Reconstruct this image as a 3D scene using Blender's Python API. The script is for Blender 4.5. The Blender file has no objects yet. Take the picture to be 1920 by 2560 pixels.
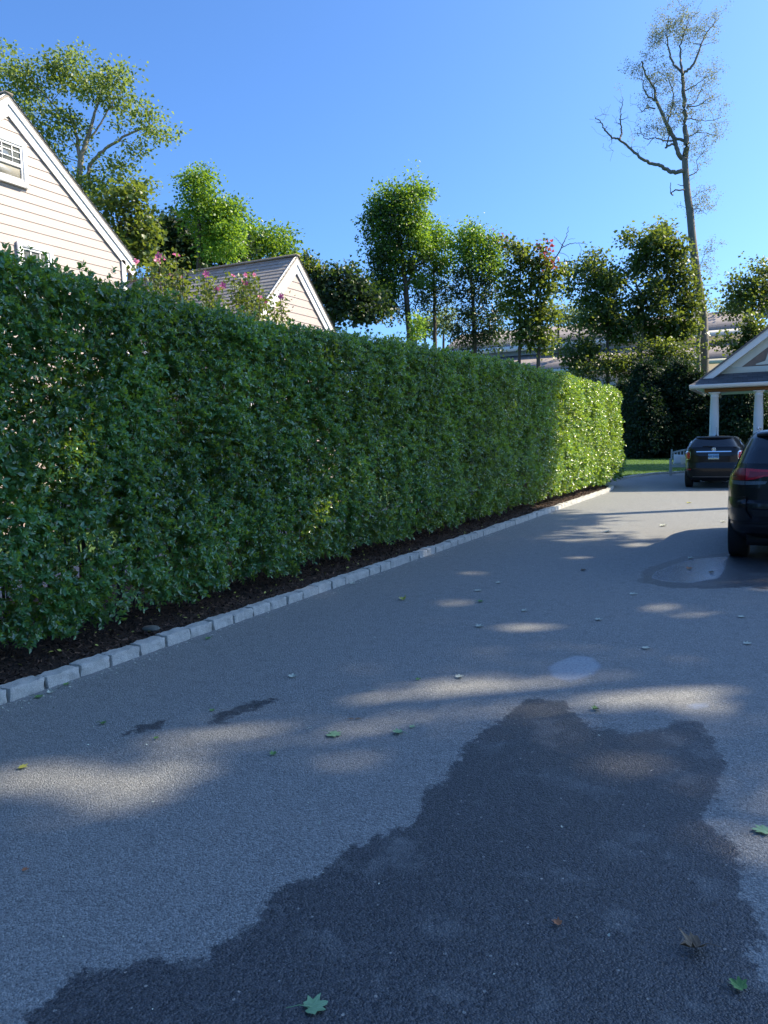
import bpy, bmesh, math, random
import numpy as np
from mathutils import Vector, Matrix, noise as mnoise
R_ = math.radians
rng = np.random.default_rng(7)
random.seed(7)
sc = bpy.context.scene
COL = sc.collection

# ---------------------------------------------------------------- camera
# world: +Y runs along the kerb, +X to the right of it, camera stands at X=0 Y=0
F, W, H, CH = 1925.0, 1920.0, 2560.0, 1.7
YAW, PITCH, ROLL = R_(27.3), R_(5.3), R_(1.3)
fw = np.array([-math.sin(YAW)*math.cos(PITCH), math.cos(YAW)*math.cos(PITCH), -math.sin(PITCH)])
rt0 = np.array([math.cos(YAW), math.sin(YAW), 0.0]); up0 = np.cross(rt0, fw)
RT = rt0*math.cos(ROLL) - up0*math.sin(ROLL); UP = up0*math.cos(ROLL) + rt0*math.sin(ROLL)
cd = bpy.data.cameras.new('camera'); cam = bpy.data.objects.new('camera', cd); COL.objects.link(cam)
cam.matrix_world = Matrix(((RT[0], UP[0], -fw[0], 0), (RT[1], UP[1], -fw[1], 0), (RT[2], UP[2], -fw[2], CH), (0, 0, 0, 1)))
cd.sensor_fit = 'VERTICAL'; cd.sensor_height = 36; cd.lens = 36*F/H
cd.clip_start = 0.05; cd.clip_end = 3000
sc.camera = cam
def ray(x, y): return fw + RT*(x-W/2)/F + UP*(H/2-y)/F
C0 = np.array([0, 0, CH])
def gnd(x, y, h=0.0):
    d = ray(x, y); return C0 + d*((h-CH)/d[2])
def atX(x, y, X):
    d = ray(x, y); return C0 + d*(X/d[0])
def atY(x, y, Y):
    d = ray(x, y); return C0 + d*(Y/d[1])
def dep(x, y, D): return C0 + ray(x, y)*D

# ---------------------------------------------------------------- light
SUN_AZ, SUN_EL = R_(50), R_(40)      # azimuth from +Y towards +X
sd = np.array([math.sin(SUN_AZ)*math.cos(SUN_EL), math.cos(SUN_AZ)*math.cos(SUN_EL), math.sin(SUN_EL)])
world = bpy.data.worlds.new('World'); sc.world = world; world.use_nodes = True
nt = world.node_tree
sky = nt.nodes.new('ShaderNodeTexSky'); sky.sky_type = 'NISHITA'; sky.sun_disc = False
sky.sun_elevation = SUN_EL; sky.sun_rotation = SUN_AZ
sky.altitude = 50; sky.air_density = 0.8; sky.dust_density = 2.0; sky.ozone_density = 10.0
bg = nt.nodes['Background']; bg.inputs['Strength'].default_value = 0.12
wb = nt.nodes.new('ShaderNodeMix'); wb.data_type = 'RGBA'; wb.blend_type = 'MULTIPLY'; wb.inputs[0].default_value = 1.0
wb.inputs[7].default_value = (0.79, 0.955, 1.03, 1.0)      # white balance
nt.links.new(sky.outputs['Color'], wb.inputs[6]); nt.links.new(wb.outputs[2], bg.inputs['Color'])
ld = bpy.data.lights.new('sun', 'SUN'); ld.energy = 4.0; ld.angle = R_(0.53); ld.color = (1.0, 0.86, 0.64)
sun = bpy.data.objects.new('sun', ld); COL.objects.link(sun)
sun.rotation_euler = Vector((-sd[0], -sd[1], -sd[2])).to_track_quat('-Z', 'Y').to_euler()
sc.view_settings.view_transform = 'Standard'; sc.view_settings.look = 'None'
sc.view_settings.gamma = 1.0; sc.view_settings.exposure = 1.34
sc.render.film_transparent = False
sc.cycles.max_bounces = 6; sc.cycles.transparent_max_bounces = 4; sc.cycles.transmission_bounces = 3
sc.cycles.diffuse_bounces = 3; sc.cycles.glossy_bounces = 3; sc.cycles.caustics_reflective = False; sc.cycles.caustics_refractive = False

# ---------------------------------------------------------------- mesh helpers
class MB:
    def __init__(s): s.v = []; s.f = []; s.n = 0; s.t = []; s.m = []
    def add(s, v, f, tint=0.5, mat=0):
        v = np.asarray(v, float).reshape(-1, 3); f = np.asarray(f, int)
        s.v.append(v); s.f.append(f + s.n); s.n += len(v)
        tt = np.full(len(f), tint) if np.isscalar(tint) else np.asarray(tint)
        s.t.append(tt); s.m.append(np.full(len(f), mat, int)); return s
    def quadstrip(s, pts, **k): return s.add(pts, [[i for i in range(len(pts))]], **k)
    def box(s, x0, x1, y0, y1, z0, z1, **k):
        v = [(x, y, z) for z in (z0, z1) for y in (y0, y1) for x in (x0, x1)]
        f = [(0, 2, 3, 1), (4, 5, 7, 6), (0, 1, 5, 4), (1, 3, 7, 5), (3, 2, 6, 7), (2, 0, 4, 6)]
        return s.add(v, f, **k)
    def prism(s, poly, a, b, axis=0, **k):
        # poly in the other two axes (cyclic order), extruded from a to b along axis
        n = len(poly); v = []
        for c in (a, b):
            for p in poly:
                q = [0, 0, 0]; q[axis] = c; q[(axis+1) % 3] = p[0]; q[(axis+2) % 3] = p[1]; v.append(q)
        s.add(v, [[i, (i+1) % n, n+(i+1) % n, n+i] for i in range(n)], **k)
        s.add([v[i] for i in range(n)], [list(range(n))[::-1]], **k)
        s.add([v[n+i] for i in range(n)], [list(range(n))], **k); return s
    def tube(s, P, r, n=6, cap=True, **k):
        P = np.asarray(P, float); m = len(P)
        r = np.full(m, r, float) if np.isscalar(r) else np.asarray(r, float)
        T = np.gradient(P, axis=0); T /= np.linalg.norm(T, axis=1)[:, None] + 1e-9
        ref = np.array([0, 0, 1.0]) if abs(T[0][2]) < 0.9 else np.array([1.0, 0, 0])
        A = np.cross(T, ref); A /= np.linalg.norm(A, axis=1)[:, None] + 1e-9
        B = np.cross(T, A); th = np.arange(n)*2*math.pi/n
        V = P[:, None] + r[:, None, None]*(np.cos(th)[None, :, None]*A[:, None] + np.sin(th)[None, :, None]*B[:, None])
        i = np.arange(m-1)[:, None]*n; j = np.arange(n)[None]; j2 = (j+1) % n
        f = np.stack([i+j, i+n+j, i+n+j2, i+j2], -1).reshape(-1, 4)
        s.add(V.reshape(-1, 3), f, **k)
        if cap:
            s.add(V[0], [list(range(n))], **k); s.add(V[-1], [list(range(n))[::-1]], **k)
        return s
    def grid(s, P, **k):
        P = np.asarray(P); a, b = P.shape[:2]
        i = np.arange(a-1)[:, None]*b; j = np.arange(b-1)[None]
        f = np.stack([i+j, i+j+1, i+b+j+1, i+b+j], -1).reshape(-1, 4)
        return s.add(P.reshape(-1, 3), f, **k)
    def lathe(s, prof, c=(0, 0, 0), n=24, **k):
        th = np.arange(n+1)*2*math.pi/n
        P = np.array([[(c[0]+r*math.cos(t), c[1]+r*math.sin(t), c[2]+z) for t in th] for r, z in prof])
        return s.grid(P, **k)
    def inst(s, tv, tf, pos, Bm, sc_, tint):
        # tv (k,3) template; pos (N,3); Bm (N,3,3) rows = local axes in world
        N = len(pos)
        V = np.einsum('ka,nab->nkb', tv, Bm)*np.asarray(sc_)[:, None, None] + pos[:, None]
        f = (np.asarray(tf)[None] + (np.arange(N)*len(tv))[:, None, None]).reshape(-1, len(tf[0]))
        return s.add(V.reshape(-1, 3), f, tint=np.repeat(tint, len(tf)))
    def build(s, name, mats, parent=None, smooth=False, loc=None):
        me = bpy.data.meshes.new(name)
        if s.v:
            V = np.concatenate(s.v).astype(np.float32)
            if loc is not None: V = V - np.asarray(loc, np.float32)
            cnt = np.concatenate([np.full(len(f), f.shape[1]) for f in s.f])
            L = np.concatenate([f.ravel() for f in s.f])
            me.vertices.add(len(V)); me.vertices.foreach_set('co', V.ravel())
            me.loops.add(len(L)); me.loops.foreach_set('vertex_index', L.astype(np.int32))
            me.polygons.add(len(cnt)); st = np.concatenate([[0], np.cumsum(cnt)[:-1]])
            me.polygons.foreach_set('loop_start', st.astype(np.int32))
            me.polygons.foreach_set('material_index', np.concatenate(s.m).astype(np.int32))
            if smooth: me.polygons.foreach_set('use_smooth', np.ones(len(cnt), bool))
            a = me.attributes.new('tint', 'FLOAT', 'FACE'); a.data.foreach_set('value', np.concatenate(s.t).astype(np.float32))
            me.update(calc_edges=True)
        if not isinstance(mats, (list, tuple)): mats = [mats]
        for m in mats: me.materials.append(m)
        o = bpy.data.objects.new(name, me); COL.objects.link(o)
        if loc is not None: o.location = loc
        if parent is not None:
            o.parent = parent
            if loc is None: o.location = -np.array(parent.location)
            else: o.location = np.array(loc) - np.array(parent.location)
        return o
def tag(o, label, cat, group=None, kind=None):
    if label: o['label'] = label
    if cat: o['category'] = cat
    if group: o['group'] = group
    if kind: o['kind'] = kind
    return o
def thing(name, label, cat, loc=(0, 0, 0), group=None):
    o = bpy.data.objects.new(name, None); o.location = loc; o.empty_display_size = 0.2; COL.objects.link(o)
    return tag(o, label, cat, group)
def struct(name, o): o['kind'] = 'structure'; return o
def bevel(o, w=0.01, seg=2):
    m = o.modifiers.new('bevel', 'BEVEL'); m.width = w; m.segments = seg; m.limit_method = 'ANGLE'; return o

# ---------------------------------------------------------------- material helpers
class NT:
    def __init__(s, name):
        s.m = bpy.data.materials.new(name); s.m.use_nodes = True; s.t = s.m.node_tree
        s.b = s.t.nodes['Principled BSDF']; s.out = s.t.nodes['Material Output']
    def n(s, typ, props=None, **inp):
        nd = s.t.nodes.new('ShaderNode'+typ)
        for k, v in (props or {}).items(): setattr(nd, k, v)
        for k, v in inp.items():
            key = int(k[1:]) if k[0] == 'i' and k[1:].isdigit() else k.replace('_', ' ')
            s.set(nd.inputs[key], v)
        return nd
    def set(s, sock, v):
        if isinstance(v, bpy.types.NodeSocket): s.t.links.new(v, sock)
        elif isinstance(v, bpy.types.Node): s.t.links.new(v.outputs[0], sock)
        else: sock.default_value = v
    def math(s, op, a, b=0.0, c=0.0, clamp=False):
        nd = s.n('Math', {'operation': op, 'use_clamp': clamp}); s.set(nd.inputs[0], a); s.set(nd.inputs[1], b); s.set(nd.inputs[2], c); return nd.outputs[0]
    def mix(s, f, a, b):
        nd = s.n('Mix', {'data_type': 'RGBA'}); s.set(nd.inputs[0], f); s.set(nd.inputs[6], a); s.set(nd.inputs[7], b); return nd.outputs[2]
    def ramp(s, f, lo, hi):
        nd = s.n('MapRange'); s.set(nd.inputs[0], f); nd.inputs[1].default_value = lo; nd.inputs[2].default_value = hi; return nd.outputs[0]
    def noise(s, scale, detail=4, rough=0.55, vec=None):
        nd = s.n('TexNoise'); nd.inputs['Scale'].default_value = scale; nd.inputs['Detail'].default_value = detail; nd.inputs['Roughness'].default_value = rough
        if vec is not None: s.set(nd.inputs['Vector'], vec)
        else: s.set(nd.inputs['Vector'], s.pos())
        return nd.outputs[0]
    def pos(s): return s.n('NewGeometry').outputs['Position']
    def attr(s, name): return s.n('Attribute', {'attribute_name': name}).outputs['Fac']
    def bump(s, h, dist=0.01, st=1.0):
        nd = s.n('Bump'); s.set(nd.inputs['Height'], h); nd.inputs['Distance'].default_value = dist; nd.inputs['Strength'].default_value = st
        s.set(s.b.inputs['Normal'], nd.outputs[0]); return nd
    def base(s, c): s.set(s.b.inputs['Base Color'], c); return s
    def rough(s, r): s.set(s.b.inputs['Roughness'], r); return s
def c4(*c): return (c[0], c[1], c[2], 1.0)
def plain(name, col, rough=0.5, var=0.12, scale=6.0, metal=0.0, bump=0.0, coat=0.0, spec=0.5):
    m = NT(name); f = m.noise(scale)
    a = c4(*[x*(1-var) for x in col]); b = c4(*[min(1, x*(1+var)) for x in col])
    m.base(m.mix(f, a, b)).rough(rough); m.b.inputs['Metallic'].default_value = metal
    m.b.inputs['Specular IOR Level'].default_value = spec
    if coat: m.b.inputs['Coat Weight'].default_value = coat; m.b.inputs['Coat Roughness'].default_value = 0.03
    if bump: m.bump(m.noise(scale*12), bump)
    return m.m
def leafmat(name, dark, light, trans=(0.35, 0.5, 0.05), tw=0.35, rough=0.4, spec=0.5):
    m = NT(name); t = m.attr('tint')
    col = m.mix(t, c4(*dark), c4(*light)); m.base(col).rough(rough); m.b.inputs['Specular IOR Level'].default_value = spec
    tr = m.n('BsdfTranslucent'); m.set(tr.inputs[0], m.mix(t, c4(*[x*0.75 for x in trans]), c4(*trans)))
    mx = m.n('MixShader'); mx.inputs[0].default_value = tw
    m.t.links.new(m.b.outputs[0], mx.inputs[1]); m.t.links.new(tr.outputs[0], mx.inputs[2]); m.t.links.new(mx.outputs[0], m.out.inputs[0])
    return m.m
def barkmat(name, a, b, scale=8):
    m = NT(name); p = m.pos(); mp = m.n('Mapping'); m.set(mp.inputs[0], p); mp.inputs['Scale'].default_value = (1, 1, 0.18)
    f = m.noise(scale, 6, 0.65, mp.outputs[0]); m.base(m.mix(f, c4(*a), c4(*b))).rough(0.9); m.bump(f, 0.03, 0.9); return m.m

# asphalt: dry/wet by signed-distance attributes stored on the mesh
def asphalt():
    m = NT('asphalt'); p = m.pos()
    big = m.noise(0.7, 5, 0.6); mid = m.noise(9, 5, 0.65); fine = m.noise(160, 3, 0.7)
    v = m.n('TexVoronoi', {'feature': 'F1'}); m.set(v.inputs['Vector'], p); v.inputs['Scale'].default_value = 130
    v2 = m.n('TexVoronoi', {'feature': 'F1'}); m.set(v2.inputs['Vector'], p); v2.inputs['Scale'].default_value = 55
    cell = m.n('SeparateColor'); m.set(cell.inputs[0], v.outputs['Color'])
    cell2 = m.n('SeparateColor'); m.set(cell2.inputs[0], v2.outputs['Color'])
    dry = m.mix(m.math('MULTIPLY', cell.outputs[0], 0.85), c4(0.14, 0.150, 0.151), c4(0.375, 0.388, 0.378))
    dry = m.mix(m.ramp(big, 0.3, 0.75), dry, m.mix(0.35, dry, c4(0.285, 0.28, 0.265)))
    dry = m.mix(m.math('MULTIPLY', m.ramp(m.noise(75, 4, 0.7), 0.50, 0.70), 0.8), dry, c4(0.045, 0.045, 0.048))
    dry = m.mix(m.math('MULTIPLY', m.ramp(mid, 0.5, 0.75), 0.35), dry, c4(0.085, 0.085, 0.088))
    # wet edge ragged by noise
    rag = m.math('SUBTRACT', m.noise(9, 9, 0.78), 0.5); rag2 = m.math('SUBTRACT', m.noise(2.2, 3, 0.6), 0.5)
    w = m.math('ADD', m.attr('wet'), m.math('ADD', m.math('MULTIPLY', rag, 0.36), m.math('MULTIPLY', rag2, 0.30)))
    wet = m.ramp(w, -0.012, 0.012)
    halo = m.ramp(m.math('ADD', w, m.math('MULTIPLY', m.math('SUBTRACT', m.noise(22, 6, 0.75), 0.5), 0.75)), 0.04, 0.09)
    halo = m.math('MULTIPLY', halo, m.ramp(m.attr('wet'), -0.38, -0.1))
    wetall = m.math('MAXIMUM', m.math('MULTIPLY', wet, m.ramp(m.noise(3.1, 5, 0.7), 0.80, 0.55)), m.math('MULTIPLY', halo, 0.7), clamp=True)
    wc = m.mix(m.math('MULTIPLY', cell.outputs[1], 0.8), c4(0.022, 0.026, 0.033), c4(0.125, 0.127, 0.135))
    col = m.mix(wetall, dry, wc)
    # pale speckles
    sp = m.math('MULTIPLY', m.math('GREATER_THAN', cell2.outputs[1], 0.985), m.math('LESS_THAN', v2.outputs['Distance'], 0.32))
    col = m.mix(m.math('MULTIPLY', sp, 0.7), col, c4(0.42, 0.40, 0.36))
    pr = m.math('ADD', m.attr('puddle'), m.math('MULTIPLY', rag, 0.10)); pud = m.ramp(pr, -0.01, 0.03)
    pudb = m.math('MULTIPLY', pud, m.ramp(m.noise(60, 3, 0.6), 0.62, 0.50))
    col = m.mix(m.math('MULTIPLY', pud, 0.6), col, c4(0.25, 0.29, 0.36))  # sky reflection of the puddles mixed into the base colour as pale blue-grey
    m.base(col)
    m.rough(m.math('SUBTRACT', m.math('SUBTRACT', 0.72, m.math('MULTIPLY', wetall, 0.32)), m.math('MULTIPLY', pudb, 0.42), clamp=True))
    h = m.math('ADD', m.math('MULTIPLY', v.outputs['Distance'], -0.9), m.math('ADD', m.math('MULTIPLY', fine, 0.6), m.math('MULTIPLY', m.noise(45, 4, 0.6), 1.1)))
    bp = m.bump(h, 0.006, 1.0)
    m.set(bp.inputs['Strength'], m.math('SUBTRACT', 0.9, m.math('MULTIPLY', pudb, 0.82)))
    m.b.inputs['Specular IOR Level'].default_value = 0.45
    return m.m
M = {}
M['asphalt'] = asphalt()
M['granite'] = plain('granite', (0.36, 0.37, 0.36), 0.8, 0.28, 38, bump=0.006)
m = NT('granite'); sp_ = m.noise(210, 3, 0.7); md = m.noise(11, 5, 0.7)
m.base(m.mix(m.ramp(sp_, 0.3, 0.7), m.mix(m.ramp(md, 0.3, 0.7), c4(.13, .135, .135), c4(.42, .42, .39)), c4(.66, .65, .60))).rough(0.85); m.bump(m.math('ADD', md, m.math('MULTIPLY', sp_, 0.4)), 0.012, 0.9)
M['granite'] = m.m
m = NT('mulch'); f = m.noise(70, 5, 0.75); m.base(m.mix(m.ramp(f, 0.3, 0.7), c4(.012, .008, .006), c4(.09, .05, .032))).rough(0.95); m.bump(f, 0.03, 1.0); M['mulch'] = m.m
m = NT('mulch_chip'); t = m.attr('tint'); m.base(m.mix(t, c4(.016, .010, .008), c4(.19, .11, .07))).rough(0.9); M['chip'] = m.m
m = NT('lawn_soil'); f = m.noise(25, 5, 0.7); g = m.noise(0.5, 3); m.base(m.mix(f, m.mix(g, c4(.030, .085, .012), c4(.045, .11, .018)), c4(.075, .16, .028))).rough(0.9); m.bump(f, 0.04, 1.0); M['lawn'] = m.m
M['grass'] = leafmat('grass_blade', (.04, .10, .012), (.11, .21, .03), (.25, .42, .05), 0.35, 0.5)
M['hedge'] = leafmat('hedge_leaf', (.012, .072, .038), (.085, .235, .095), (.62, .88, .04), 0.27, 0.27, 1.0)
M['twig'] = plain('hedge_stem', (0.07, 0.055, 0.04), 0.85, 0.3, 30)
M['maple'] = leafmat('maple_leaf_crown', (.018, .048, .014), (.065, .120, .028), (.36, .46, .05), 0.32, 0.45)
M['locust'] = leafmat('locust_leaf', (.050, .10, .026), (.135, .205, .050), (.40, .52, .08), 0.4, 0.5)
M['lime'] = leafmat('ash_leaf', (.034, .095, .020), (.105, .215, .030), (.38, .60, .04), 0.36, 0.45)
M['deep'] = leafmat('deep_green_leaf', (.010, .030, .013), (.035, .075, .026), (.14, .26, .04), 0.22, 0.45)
M['conifer'] = leafmat('conifer_needles', (.007, .022, .011), (.028, .058, .022), (.08, .16, .03), 0.15, 0.6, 0.3)
M['red'] = leafmat('red_new_leaf', (.16, .03, .04), (.32, .08, .08), (.6, .12, .1), 0.35, 0.45)
M['pale'] = leafmat('hazed_leaf', (.10, .16, .07), (.22, .30, .13), (.45, .55, .2), 0.35, 0.6)  # distance haze put into the leaf colour as paleness
M['dry'] = leafmat('sparse_leaf', (.085, .11, .05), (.20, .22, .12), (.30, .34, .16), 0.5, 0.6)
M['bark'] = barkmat('bark', (.035, .028, .022), (.15, .12, .095))
M['bark2'] = barkmat('grey_bark', (.06, .052, .044), (.30, .26, .21), 3)
M['barklt'] = barkmat('pale_bark', (.14, .13, .10), (.36, .33, .27), 6)
M['clap'] = plain('clapboard_paint', (0.46, 0.385, 0.35), 0.55, 0.03, 1.2)
M['white'] = plain('white_trim', (0.80, 0.80, 0.80), 0.45, 0.03, 3)
M['cream'] = plain('cream_trim', (0.62, 0.63, 0.56), 0.5, 0.04, 3)
M['pink'] = leafmat('pink_petal', (.50, .07, .24), (.80, .22, .44), (.9, .25, .5), 0.35, 0.5)
M['black'] = plain('rubber', (0.014, 0.014, 0.015), 0.75, 0.2, 20)
M['plastic'] = plain('black_plastic', (0.012, 0.012, 0.014), 0.5, 0.15, 10)
M['chrome'] = plain('chrome', (0.82, 0.83, 0.85), 0.14, 0.02, 4, metal=1.0)
M['alloy'] = plain('alloy', (0.30, 0.30, 0.31), 0.35, 0.05, 4, metal=1.0)
M['benchw'] = plain('weathered_bench_wood', (0.36, 0.40, 0.38), 0.7, 0.15, 14, bump=0.004)
M['beam'] = plain('cedar_beam', (0.30, 0.13, 0.05), 0.55, 0.18, 5)
M['stone'] = plain('pier_stone', (0.22, 0.20, 0.18), 0.85, 0.3, 6, bump=0.02)

def shingle(name, a, b, pitch, axis='X', row=0.14, wid=0.30, dark=0.35):
    m = NT(name); s = m.n('SeparateXYZ'); m.set(s.inputs[0], m.pos())
    cb = m.n('CombineXYZ'); m.set(cb.inputs[0], s.outputs[0 if axis == 'X' else 1]); m.set(cb.inputs[1], m.math('DIVIDE', s.outputs[2], math.sin(pitch)))
    br = m.n('TexBrick'); m.set(br.inputs['Vector'], cb.outputs[0])
    for k, v in (('Scale', 1.0), ('Brick Width', wid), ('Row Height', row), ('Mortar Size', 0.006), ('Mortar Smooth', 0.1)): br.inputs[k].default_value = v
    br.inputs['Color1'].default_value = c4(*a); br.inputs['Color2'].default_value = c4(*b); br.inputs['Mortar'].default_value = c4(*[x*dark for x in a])
    f = m.noise(120, 3, 0.7); g = m.noise(1.5, 4)
    m.base(m.mix(m.math('MULTIPLY', f, 0.3), m.mix(m.math('MULTIPLY', g, 0.3), br.outputs['Color'], c4(*[x*0.6 for x in a])), c4(*[x*1.6 for x in b]))).rough(0.92)
    m.bump(f, 0.004, 0.6); return m.m
def glassmat(name, col=(0.02, 0.025, 0.03), rough=0.04):
    m = NT(name); g = m.noise(0.8, 2); m.base(m.mix(g, c4(*col), c4(*[x*1.6 for x in col]))).rough(rough)
    m.b.inputs['Specular IOR Level'].default_value = 0.9; return m.m
M['glass'] = glassmat('window_glass', (0.10, 0.11, 0.11)); M['carglass'] = glassmat('car_glass', (0.006, 0.008, 0.012), 0.02)
M['blind'] = plain('blind_behind_glass', (0.30, 0.29, 0.25), 0.25, 0.05, 3, spec=0.8)
def paint(name, col):
    m = NT(name); g = m.noise(900, 2); m.base(m.mix(g, c4(*col), c4(*[x*1.8+0.002 for x in col]))).rough(0.32)
    m.b.inputs['Coat Weight'].default_value = 0.45; m.b.inputs['Specular IOR Level'].default_value = 0.3; m.b.inputs['Coat Roughness'].default_value = 0.02; return m.m
M['paint'] = paint('black_car_paint', (0.006, 0.006, 0.008))
def lens(name, col, rough=0.12):
    m = NT(name); v = m.n('TexVoronoi'); v.inputs['Scale'].default_value = 90; m.set(v.inputs['Vector'], m.pos())
    m.base(m.mix(v.outputs['Distance'], c4(*col), c4(*[x*0.55 for x in col]))).rough(rough+.2); m.b.inputs['Coat Weight'].default_value = .25; return m.m
M['redlens'] = lens('red_lamp_lens', (0.85, 0.015, 0.04)); M['darkred'] = lens('dark_red_lens', (0.42, 0.008, 0.02)); M['clearlens'] = lens('clear_lamp_lens', (0.16, 0.19, 0.21))

# ---------------------------------------------------------------- ground
def sdist(px, py, poly):
    """signed distance, + inside"""
    poly = np.asarray(poly, float); n = len(poly); d = np.full(px.shape, 1e9); inside = np.zeros(px.shape, bool)
    for i in range(n):
        a = poly[i]; b = poly[(i+1) % n]; e = b-a; wx = px-a[0]; wy = py-a[1]
        t = np.clip((wx*e[0]+wy*e[1])/(e@e), 0, 1)
        d = np.minimum(d, (wx-t*e[0])**2 + (wy-t*e[1])**2)
        cnd = ((a[1] > py) != (b[1] > py)) & (px < (b[0]-a[0])*(py-a[1])/((b[1]-a[1]) + 1e-12) + a[0])
        inside ^= cnd
    return np.where(inside, 1, -1)*np.sqrt(d)
wet_polys = [
 [(-2.0, 0.9), (-1.93, 1.43), (-1.93, 1.62), (-1.76, 1.80), (-1.63, 2.08), (-1.66, 2.27), (-1.60, 2.50), (-1.60, 2.69), (-1.46, 2.80), (-1.44, 3.03), (-1.46, 3.4), (-1.49, 3.7), (-1.52, 4.1), (-1.50, 4.5), (-1.40, 4.78), (-1.22, 4.80), (-1.05, 4.58), (-0.92, 4.42), (-0.72, 4.36), (-0.58, 4.55), (-0.46, 4.78), (-0.36, 4.75), (-0.28, 4.40), (-0.20, 3.94), (-0.22, 3.5), (-0.12, 3.3), (-0.12, 3.05), (-0.02, 2.7), (0.1, 2.2), (0.5, 1.5), (0.6, 0.9)],
 [(-3.05, 3.55), (-2.98, 3.85), (-2.98, 4.10), (-3.08, 4.0), (-3.16, 3.75)],
 [(-3.42, 3.15), (-3.33, 3.35), (-3.36, 3.50), (-3.48, 3.35)],
 [(-1.7, 3.35), (-1.6, 3.45), (-1.62, 3.62), (-1.72, 3.55)],
 [(-1.42, 9.2), (-1.5, 9.8), (-1.42, 10.5), (-1.15, 11.3), (-0.6, 11.9), (1.5, 12.5), (1.8, 9.2), (0.3, 9.0), (-0.3, 9.3), (-0.65, 9.05), (-1.1, 8.95)]]
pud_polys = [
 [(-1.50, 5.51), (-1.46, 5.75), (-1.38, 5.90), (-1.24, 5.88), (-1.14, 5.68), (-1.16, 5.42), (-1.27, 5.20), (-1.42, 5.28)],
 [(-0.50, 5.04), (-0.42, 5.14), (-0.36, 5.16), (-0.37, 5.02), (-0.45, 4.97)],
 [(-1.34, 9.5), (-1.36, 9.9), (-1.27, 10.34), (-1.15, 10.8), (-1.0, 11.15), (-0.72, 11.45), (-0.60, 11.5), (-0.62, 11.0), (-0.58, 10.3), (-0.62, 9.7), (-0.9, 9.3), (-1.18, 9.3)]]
xs = np.concatenate([np.arange(-9, -4.4, 0.4), np.arange(-4.4, 2.4, 0.055), np.arange(2.4, 16, 0.8)])
ys = np.concatenate([np.arange(-10, 0.6, 0.6), np.arange(0.6, 13.0, 0.055), np.arange(13, 44, 0.5)])
gx, gy = np.meshgrid(xs, ys)
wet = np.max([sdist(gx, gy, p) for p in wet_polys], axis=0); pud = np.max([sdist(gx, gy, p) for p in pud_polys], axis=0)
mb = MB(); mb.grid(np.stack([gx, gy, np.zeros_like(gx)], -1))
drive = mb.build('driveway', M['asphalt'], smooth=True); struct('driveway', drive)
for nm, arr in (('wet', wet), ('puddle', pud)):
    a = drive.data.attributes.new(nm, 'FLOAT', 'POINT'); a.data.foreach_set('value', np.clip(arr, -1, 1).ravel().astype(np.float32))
mb = MB(); g1 = np.linspace(-400, 400, 41); A, B = np.meshgrid(g1, g1+300); mb.grid(np.stack([A, B, np.full_like(A, -0.03)], -1))
struct('ground', mb.build('ground', M['lawn']))

# kerb path
kpath = [(-4.66, 0.3), (-4.66, 24.0), (-4.82, 25.3), (-5.35, 26.9), (-5.52, 28.3), (-5.48, 30.2), (-5.25, 32.4), (-4.75, 34.3), (-3.8, 35.7), (-2.2, 36.5), (2, 36.8), (6, 36.8)]
kp = np.array(kpath); seg = np.linalg.norm(np.diff(kp, axis=0), axis=1); cum = np.concatenate([[0], np.cumsum(seg)])
def along(s): return np.array([np.interp(s, cum, kp[:, 0]), np.interp(s, cum, kp[:, 1])])
ORD = ['first', 'second', 'third', 'fourth', 'fifth', 'sixth', 'seventh', 'eighth', 'ninth', 'tenth', 'eleventh', 'twelfth', 'thirteenth', 'fourteenth', 'fifteenth', 'sixteenth', 'seventeenth', 'eighteenth', 'nineteenth', 'twentieth']
TENS = {2: 'twenty', 3: 'thirty', 4: 'forty', 5: 'fifty', 6: 'sixty', 7: 'seventy', 8: 'eighty', 9: 'ninety'}
def ordinal(n):
    if n <= 20: return ORD[n-1]
    if n > 99: return 'hundred and ' + ordinal(n-100) if n > 100 else 'hundredth'
    t, u = divmod(n, 10); return (TENS[t]+'-'+ORD[u-1]) if u else TENS[t][:-1]+'ieth'
def block_mesh(seed):
    r = np.random.default_rng(seed); nx, ny, nz = 5, 11, 5
    w, l, h = 0.135, 0.288+r.uniform(-.010, .008), 0.20
    mb = MB()
    def P(a, b, c):
        p = np.array([(a-.5)*w, (b-.5)*l, c*h-0.11])
        q = Vector((p[0]*9+seed*7, p[1]*9, p[2]*9)); dn = np.array(mnoise.noise_vector(q))*0.009 + np.array(mnoise.noise_vector(q*3.1))*0.007
        # round the edges
        cx, cy, cz = abs(a-.5)*2, abs(b-.5)*2, max(0, c)
        e = 0.0
        p = p.copy(); rr = 0.011
        hx, hy, hz = w/2, l/2, 0.09
        qx = max(0, abs(p[0])-(hx-rr)); qy = max(0, abs(p[1])-(hy-rr)); qz = max(0, p[2]-(hz-rr))
        L = math.sqrt(qx*qx+qy*qy+qz*qz)
        if L > rr:
            k = rr/L; p[0] = math.copysign(min(abs(p[0]), hx-rr)+qx*k, p[0]); p[1] = math.copysign(min(abs(p[1]), hy-rr)+qy*k, p[1]); p[2] = min(p[2], hz-rr)+qz*k
        return p+dn
    A = np.linspace(0, 1, 9); Bv = np.linspace(0, 1, 19); Cc = np.linspace(0, 1, 11)
    mb.grid([[P(a, b, 1) for a in A] for b in Bv]); mb.grid([[P(1, b, c) for c in Cc[::-1]] for b in Bv]); mb.grid([[P(0, b, c) for c in Cc] for b in Bv])
    mb.grid([[P(a, 0, c) for a in A] for c in Cc]); mb.grid([[P(a, 1, c) for a in A] for c in Cc[::-1]])
    return mb
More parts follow.
